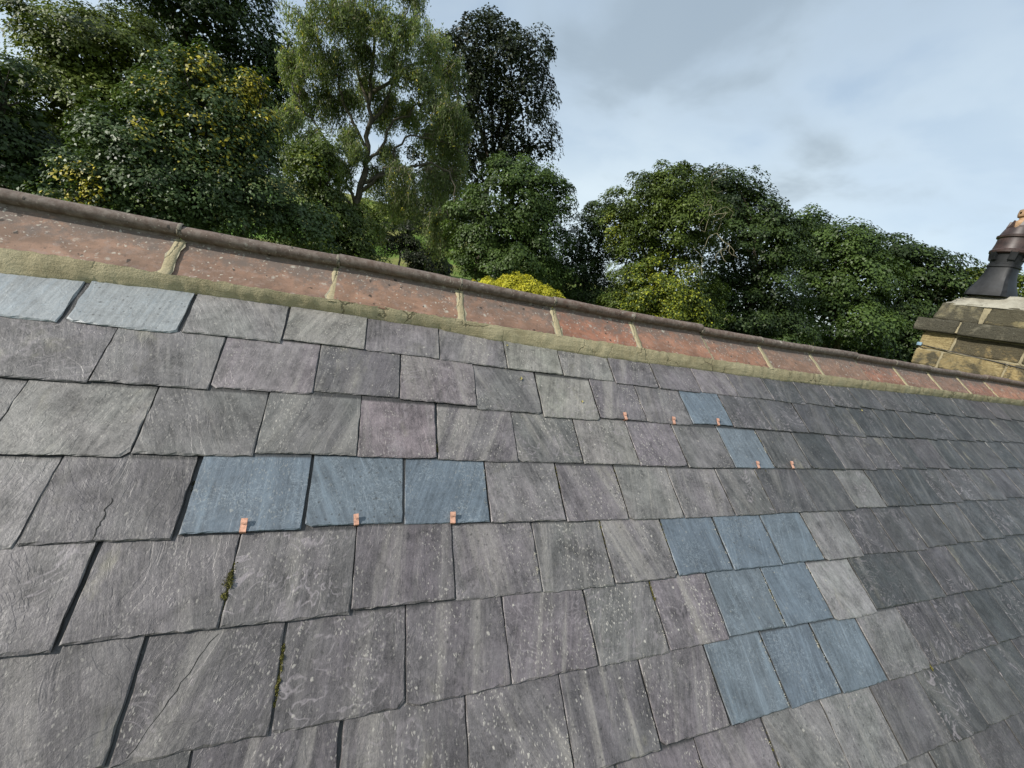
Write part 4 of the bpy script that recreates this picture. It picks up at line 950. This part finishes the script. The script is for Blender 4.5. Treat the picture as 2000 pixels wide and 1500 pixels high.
tree('beech_tree', 'yellow-green beech with bare twigs right of the centre', 'tree', [[10.41, 13.15, 10.11, 1.48, 1.16, 1.13], [10.91, 12.78, 10.77, 1.54, 1.21, 0.82], [9.92, 13.48, 9.23, 1.01, 0.89, 1.22], [11.54, 12.27, 9.63, 1.55, 1.22, 1.37], [10.66, 12.97, 7.84, 1.23, 0.96, 1.03], [11.66, 12.17, 6.92, 2.05, 1.62, 1.23], [12.25, 11.65, 5.91, 1.53, 1.2, 0.7], [10.51, 13.08, 6.09, 0.91, 0.81, 1.07]], (11.54, 12.27), (11.54, 12.27, 6.36), 109, M['leaf_beech'], leaf=0.13, clump=0.48, per=38, flat=0.5, inner=0.2, twigs=4, bare=[(11.07, 10.56, 9.76, 1.3), (11.38, 10.27, 9.2, 1.4), (10.88, 10.86, 10.08, 1.0), (11.83, 10.1, 8.86, 1.2), (11.25, 10.39, 8.02, 0.9), (10.72, 12.17, 11.19, 1.0), (11.7, 11.61, 11.18, 0.9)], autumn=[(9.0, 13.47, 8.92, 0.7, 0.5), (10.7, 11.42, 6.72, 1.5, 0.6), (11.47, 10.73, 5.74, 1.2, 0.6)])
tree('sycamore_tree', 'dark sycamore overlapping the right side of the beech', 'tree', [[15.39, 14.18, 11.54, 1.68, 1.3, 1.14], [16.61, 12.89, 10.87, 1.01, 0.81, 0.92], [14.92, 14.63, 12.26, 1.06, 0.81, 0.63], [16.4, 13.13, 9.89, 1.95, 1.52, 0.99], [16.57, 12.93, 6.86, 2.4, 1.88, 1.11], [17.49, 11.81, 6.32, 1.63, 1.26, 0.91], [17.24, 12.13, 10.27, 0.77, 0.68, 0.9], [17.13, 12.27, 8.22, 1.38, 1.06, 0.94], [15.76, 13.81, 7.86, 1.24, 1.1, 1.25]], (16.88, 12.57), (16.88, 12.57, 6.72), 110, M['leaf_dark'], leaf=0.17, clump=0.7, per=46, flat=0.4, droop=0.6, twigs=2)
tree('sycamore_tree', 'broad green sycamore left of the receding row on the right', 'tree', [[23.11, 14.28, 11.21, 1.81, 1.4, 1.1], [24.04, 12.82, 10.23, 1.86, 1.43, 1.2], [23.23, 14.1, 9.05, 1.87, 1.44, 1.3], [24.07, 12.77, 7.67, 2.59, 2.01, 1.25], [22.42, 15.23, 11.98, 1.27, 0.96, 1.02], [23.43, 13.79, 11.46, 1.51, 1.15, 0.92], [22.66, 14.91, 10.71, 1.2, 0.95, 1.09], [23.07, 14.32, 6.84, 1.39, 1.06, 1.13], [23.79, 13.22, 9.36, 1.79, 1.38, 1.29]], (24.03, 12.84), (24.03, 12.84, 7.23), 111, M['leaf_mid'], leaf=0.2, clump=1.0, per=54, flat=0.35, droop=0.7)
tree('sycamore_tree', 'darker round sycamore nearest the chimney in the row on the right', 'tree', [[27.82, 14.28, 11.63, 2.5, 1.94, 1.01], [28.61, 12.79, 10.83, 1.44, 1.1, 1.2], [28.65, 12.71, 8.53, 2.45, 1.9, 1.61], [29.13, 11.7, 9.32, 0.96, 0.84, 1.25], [28.36, 13.29, 6.24, 3.17, 2.48, 1.17], [29.22, 11.51, 7.06, 2.11, 1.63, 1.07], [29.19, 11.58, 10.45, 0.73, 0.63, 0.88]], (28.81, 12.39), (28.81, 12.39, 7.42), 112, M['leaf_dark'], leaf=0.24, clump=1.05, per=50, flat=0.4, droop=0.6)
tree('distant_tree', 'small distant tree seen just left of the chimney pot', 'tree', [[42.31, 16.52, 13.05, 1.37, 1.03, 0.9], [42.84, 15.21, 11.54, 1.68, 1.27, 1.37], [42.34, 16.45, 10.45, 1.12, 0.97, 1.45], [43.02, 14.75, 12.73, 1.35, 1.01, 1.05]], (42.75, 15.46), (42.75, 15.46, 10.34), 113, M['leaf_olive'], leaf=0.34, clump=1.2, per=40)
tree('distant_tree', 'small dark tree on the grassy hillside seen under the willow', 'tree', [[2.26, 40.4, 9.97, 1.49, 1.14, 0.92], [3.58, 40.31, 10.74, 1.31, 1.0, 0.93], [0.19, 40.46, 9.94, 1.26, 0.97, 0.9], [5.47, 40.1, 10.94, 1.72, 1.52, 1.72], [7.26, 39.83, 10.39, 1.75, 1.55, 2.0], [-1.53, 40.43, 9.31, 1.15, 1.01, 1.16]], (2.96, 40.36), (2.96, 40.36, 8.02), 114, M['leaf_olive'], leaf=0.28, clump=0.8, per=36, trunk_r=0.1)
tree('holly_bush', 'dark holly bush below the willow in the grassy gap', 'bush', [[0.9, 22.45, 7.03, 0.68, 0.6, 0.69], [2.52, 22.33, 6.55, 0.82, 0.73, 0.88], [2.04, 22.37, 7.68, 0.41, 0.36, 0.97], [3.36, 22.23, 6.16, 1.15, 0.9, 1.01]], (2.56, 22.33), (2.56, 22.33, 6.28), 115, M['leaf_oak'], leaf=0.16, clump=0.5, per=36, group='shrubs beyond the ridge', trunk_r=0.08)
tree('golden_shrub', 'bright golden yellow shrub showing over the middle of the ridge', 'shrub', [[2.74, 7.03, 5.87, 0.41, 0.32, 0.21], [3.18, 6.88, 6.0, 0.43, 0.34, 0.23], [3.7, 6.67, 5.92, 0.39, 0.3, 0.19], [3.21, 6.87, 5.56, 0.99, 0.78, 0.53], [3.93, 6.56, 5.81, 0.21, 0.16, 0.12], [2.39, 7.14, 5.85, 0.21, 0.16, 0.14], [3.45, 6.77, 6.0, 0.25, 0.19, 0.19]], (3.39, 6.8), (3.39, 6.8, 5.21), 116, M['leaf_gold'], leaf=0.055, clump=0.16, per=30, group='shrubs beyond the ridge', trunk_r=0.05, flat=0.9, droop=0.1)
LIMBS = [[(-0.46, 18.46, 4.58), (-0.43, 18.46, 6.62), (-0.68, 18.45, 8.06), (-0.5, 18.46, 9.25), (-0.43, 18.46, 10.17), (-0.44, 18.46, 11.15), (-0.4, 18.46, 12.3), (-0.62, 18.45, 13.33), (-0.5, 18.46, 14.62), (-0.76, 18.45, 15.87)], [(-0.47, 18.46, 9.76), (-0.05, 18.38, 10.26), (0.22, 18.29, 11.07), (0.52, 18.2, 11.66), (1.09, 18.09, 12.0), (1.41, 17.98, 12.73), (1.64, 17.88, 13.7), (1.72, 17.79, 14.77)], [(-0.45, 18.46, 10.37), (-1.04, 18.52, 11.18), (-1.45, 18.58, 11.82), (-1.75, 18.64, 12.66), (-2.36, 18.66, 13.34), (-2.78, 18.69, 14.23), (-3.01, 18.74, 14.99)], [(-0.44, 18.46, 11.15), (0.15, 18.62, 12.34), (0.35, 18.78, 13.41), (0.15, 18.94, 14.33), (0.54, 19.09, 15.45), (0.64, 19.25, 16.46)], [(-0.54, 18.45, 8.93), (0.23, 18.32, 9.62), (0.66, 18.17, 10.06), (0.62, 18.02, 10.67), (1.17, 17.86, 11.24), (1.99, 17.64, 11.27), (2.82, 17.4, 11.26), (3.38, 17.16, 10.97)], [(-0.56, 18.45, 8.51), (0.15, 18.19, 9.38), (1.13, 17.9, 9.89), (2.11, 17.55, 10.34), (2.95, 17.16, 10.15), (3.25, 16.84, 9.27), (3.12, 16.6, 8.38)], [(-0.68, 18.45, 8.06), (-1.47, 18.33, 9.27), (-1.89, 18.21, 9.9), (-2.3, 18.09, 10.5), (-2.85, 17.93, 11.01), (-3.21, 17.8, 11.71)], [(-0.49, 18.46, 12.09), (-1.03, 18.69, 13.1), (-1.51, 18.91, 14.1), (-1.43, 19.16, 15.29), (-1.88, 19.38, 16.08)], [(-0.52, 18.46, 7.68), (-1.21, 18.02, 8.29), (-1.39, 17.61, 7.6), (-1.17, 17.23, 6.42)], [(-0.41, 18.46, 12.49), (0.9, 18.52, 13.87), (1.89, 18.52, 14.4), (2.6, 18.52, 14.06), (3.07, 18.53, 13.23)]]
FOL = [[-2.74, 17.33, 13.32, 0.96, 0.55], [-1.93, 17.05, 13.96, 0.95, 0.55], [-1.14, 17.94, 14.49, 0.92, 0.58], [-0.32, 17.29, 14.42, 0.82, 0.57], [0.51, 17.04, 14.36, 0.82, 0.58], [1.56, 17.92, 14.6, 0.98, 0.83], [2.67, 19.26, 14.55, 0.97, 1.14], [-3.42, 18.82, 12.69, 0.57, 0.8], [-2.61, 18.84, 12.63, 0.97, 0.81], [-1.69, 17.41, 12.75, 0.82, 0.76], [-0.87, 18.35, 13.56, 0.77, 0.61], [0.27, 17.63, 13.5, 0.76, 0.8], [1.29, 17.3, 13.02, 0.87, 0.81], [2.37, 17.01, 12.36, 0.98, 1.03], [3.12, 17.2, 11.89, 0.71, 1.07], [-3.05, 19.24, 11.52, 0.8, 1.05], [-2.09, 19.08, 11.59, 0.91, 1.06], [-1.16, 19.09, 12.26, 0.61, 0.64], [1.15, 19.07, 12.29, 0.86, 0.9], [-2.52, 17.24, 9.86, 0.83, 0.87], [-1.82, 17.64, 9.61, 0.77, 0.81], [-1.19, 18.58, 10.57, 0.51, 0.64], [2.33, 18.78, 11.64, 0.87, 0.92], [0.24, 19.25, 12.76, 0.53, 0.55], [0.17, 19.33, 9.46, 0.77, 0.7], [1.12, 17.07, 9.45, 0.8, 0.95], [2.3, 18.43, 9.88, 1.1, 1.38], [3.43, 18.45, 10.18, 0.89, 1.41], [1.51, 18.22, 8.79, 0.87, 0.91], [2.7, 17.17, 8.12, 0.74, 1.34], [3.06, 17.95, 7.36, 0.63, 1.06], [-0.19, 17.11, 7.54, 0.5, 0.95], [-0.85, 19.46, 6.1, 0.8, 0.96], [0.3, 19.28, 7.15, 0.64, 1.08], [3.0, 18.17, 11.08, 0.86, 0.68], [-1.21, 17.66, 15.31, 1.61, 0.56], [0.64, 19.4, 16.53, 1.01, 0.64], [-2.2, 18.34, 8.68, 0.5, 0.64], [-0.57, 19.32, 12.91, 0.83, 0.65], [0.08, 19.24, 11.91, 0.68, 0.62], [-1.27, 18.24, 9.31, 0.65, 0.68], [-0.82, 18.0, 9.97, 0.52, 0.46], [0.51, 18.53, 10.45, 0.63, 0.58], [-1.46, 18.01, 8.13, 0.57, 0.77], [-3.19, 17.04, 10.3, 0.53, 0.94], [-2.94, 17.49, 9.08, 0.56, 0.79], [0.91, 19.12, 8.74, 0.67, 0.71]]
def willow():
    rng = np.random.default_rng(77); pr_ = random.Random(77)
    b = LIMBS[0][0]; bz = float(ground_h(b[0], b[1])) - .05
    root = empty('willow_tree', (b[0], b[1], bz)); tag(root, 'tall corkscrew willow with curly pale twigs and hanging sprays of narrow leaves', 'tree', 'trees beyond the ridge'); bpy.context.view_layer.update()
    V, F = [], []
    def add(pts, rad, seg, VV, FF):
        v, f = tube_geo([Vector(p) for p in pts], rad, seg); o = len(VV); VV.extend(v); FF.extend([tuple(i + o for i in q) for q in f])
    ends = []
    def refine(P, wob):
        P = [Vector(p) for p in P]; out = []
        for i in range(len(P) - 1):
            for t in (0, .33, .66): out.append(P[i].lerp(P[i + 1], t) + Vector((pr_.gauss(0, wob), pr_.gauss(0, wob), pr_.gauss(0, wob))))
        return out + [P[-1]]
    for i, L in enumerate(LIMBS):
        P = refine(([(b[0], b[1], bz)] + L[1:]) if i == 0 else L, .05)
        r0, r1 = (.19, .03) if i == 0 else (.075, .018)
        add(P, [r0 + (r1 - r0) * (k / (len(P) - 1)) ** .8 for k in range(len(P))], 8, V, F); ends += P[3:]
    tv, tf = [], []; lp, ld, lt = [], [], []
    for (x, y, z, r, dr) in FOL:
        c = Vector((x, y, z)); near = sorted(ends, key=lambda p: (p - c).length)[:4]
        hue = rng.normal(.5, .2)
        s = near[0]; mid = refine([s, s.lerp(c, .5) + Vector((0, 0, .25)), c + Vector((0, 0, r * .3))], .07); add(mid, [.022 - .014 * k / (len(mid) - 1) for k in range(len(mid))], 5, V, F)
        for _ in range(int(9 + 22 * r)):
            st = mid[pr_.randint(len(mid) // 2, len(mid) - 1)]; d = Vector(unit(rng.normal(size=3))); q = c + Vector((d.x, d.y, d.z)) * r * pr_.uniform(.35, 1.0)
            # curly twig: out to q, then hanging
            k = 9; P = []; ph, am = pr_.uniform(0, 6.28), pr_.uniform(.03, .075); hang = (dr * pr_.uniform(.25, 1.2) + .1) * (1.0 if z < 9.5 else .6)
            for j in range(k + 1):
                t = j / k
                p = st.lerp(q, min(1, t * 1.7)); p = p - Vector((0, 0, hang * max(0, t - .45) ** 1.3 * 1.8))
                p = p + Vector((math.sin(ph + t * 15) * am, math.cos(ph * 1.7 + t * 13) * am, math.sin(t * 17 + ph) * am * .6)) * min(1, 3 * t); P.append(p)
            add(P, [.016 - .010 * j / k for j in range(k + 1)], 4, tv, tf)
            # narrow leaves in small bunches along the twig and its side shoots
            for _2 in range(29):
                j = pr_.uniform(2.0, k - .001); a = int(j); p = P[a].lerp(P[a + 1], j - a)
                for _3 in range(4):
                    o = rng.normal(0, .10, 3); o[2] -= abs(rng.normal(0, .12)); lp.append((p.x + o[0], p.y + o[1], p.z + o[2]))
                    dd = rng.normal(0, .55, 3) + np.array([0, 0, -.9]); ld.append(dd); lt.append(hue + rng.normal(0, .2))
    trunk = mesh_from('trunk', V, F, M['bark_pale'], smooth=True); under(trunk, root)
    tw = mesh_from('twigs', tv, tf, M['twig'], smooth=True); tw['kind'] = 'stuff'; under(tw, root)
    P = np.array(lp); A = unit(np.array(ld)); Nn = rng.normal(size=P.shape) + np.array([0, -.2, .6]); Nn = unit(Nn - A * (A * Nn).sum(-1, keepdims=True))
    L = .125 * rng.uniform(.6, 1.3, len(P))
    o = leaves_mesh('crown', P, Nn, A, L, L * .30, np.clip(lt, 0, 1), np.where(rng.random(len(P)) < .03, .7, 0.), M['leaf_willow'], .05); o['kind'] = 'stuff'; under(o, root)
    LEAFY['willow'] = len(P)
willow()
print('leaves', sum(LEAFY.values()), LEAFY)
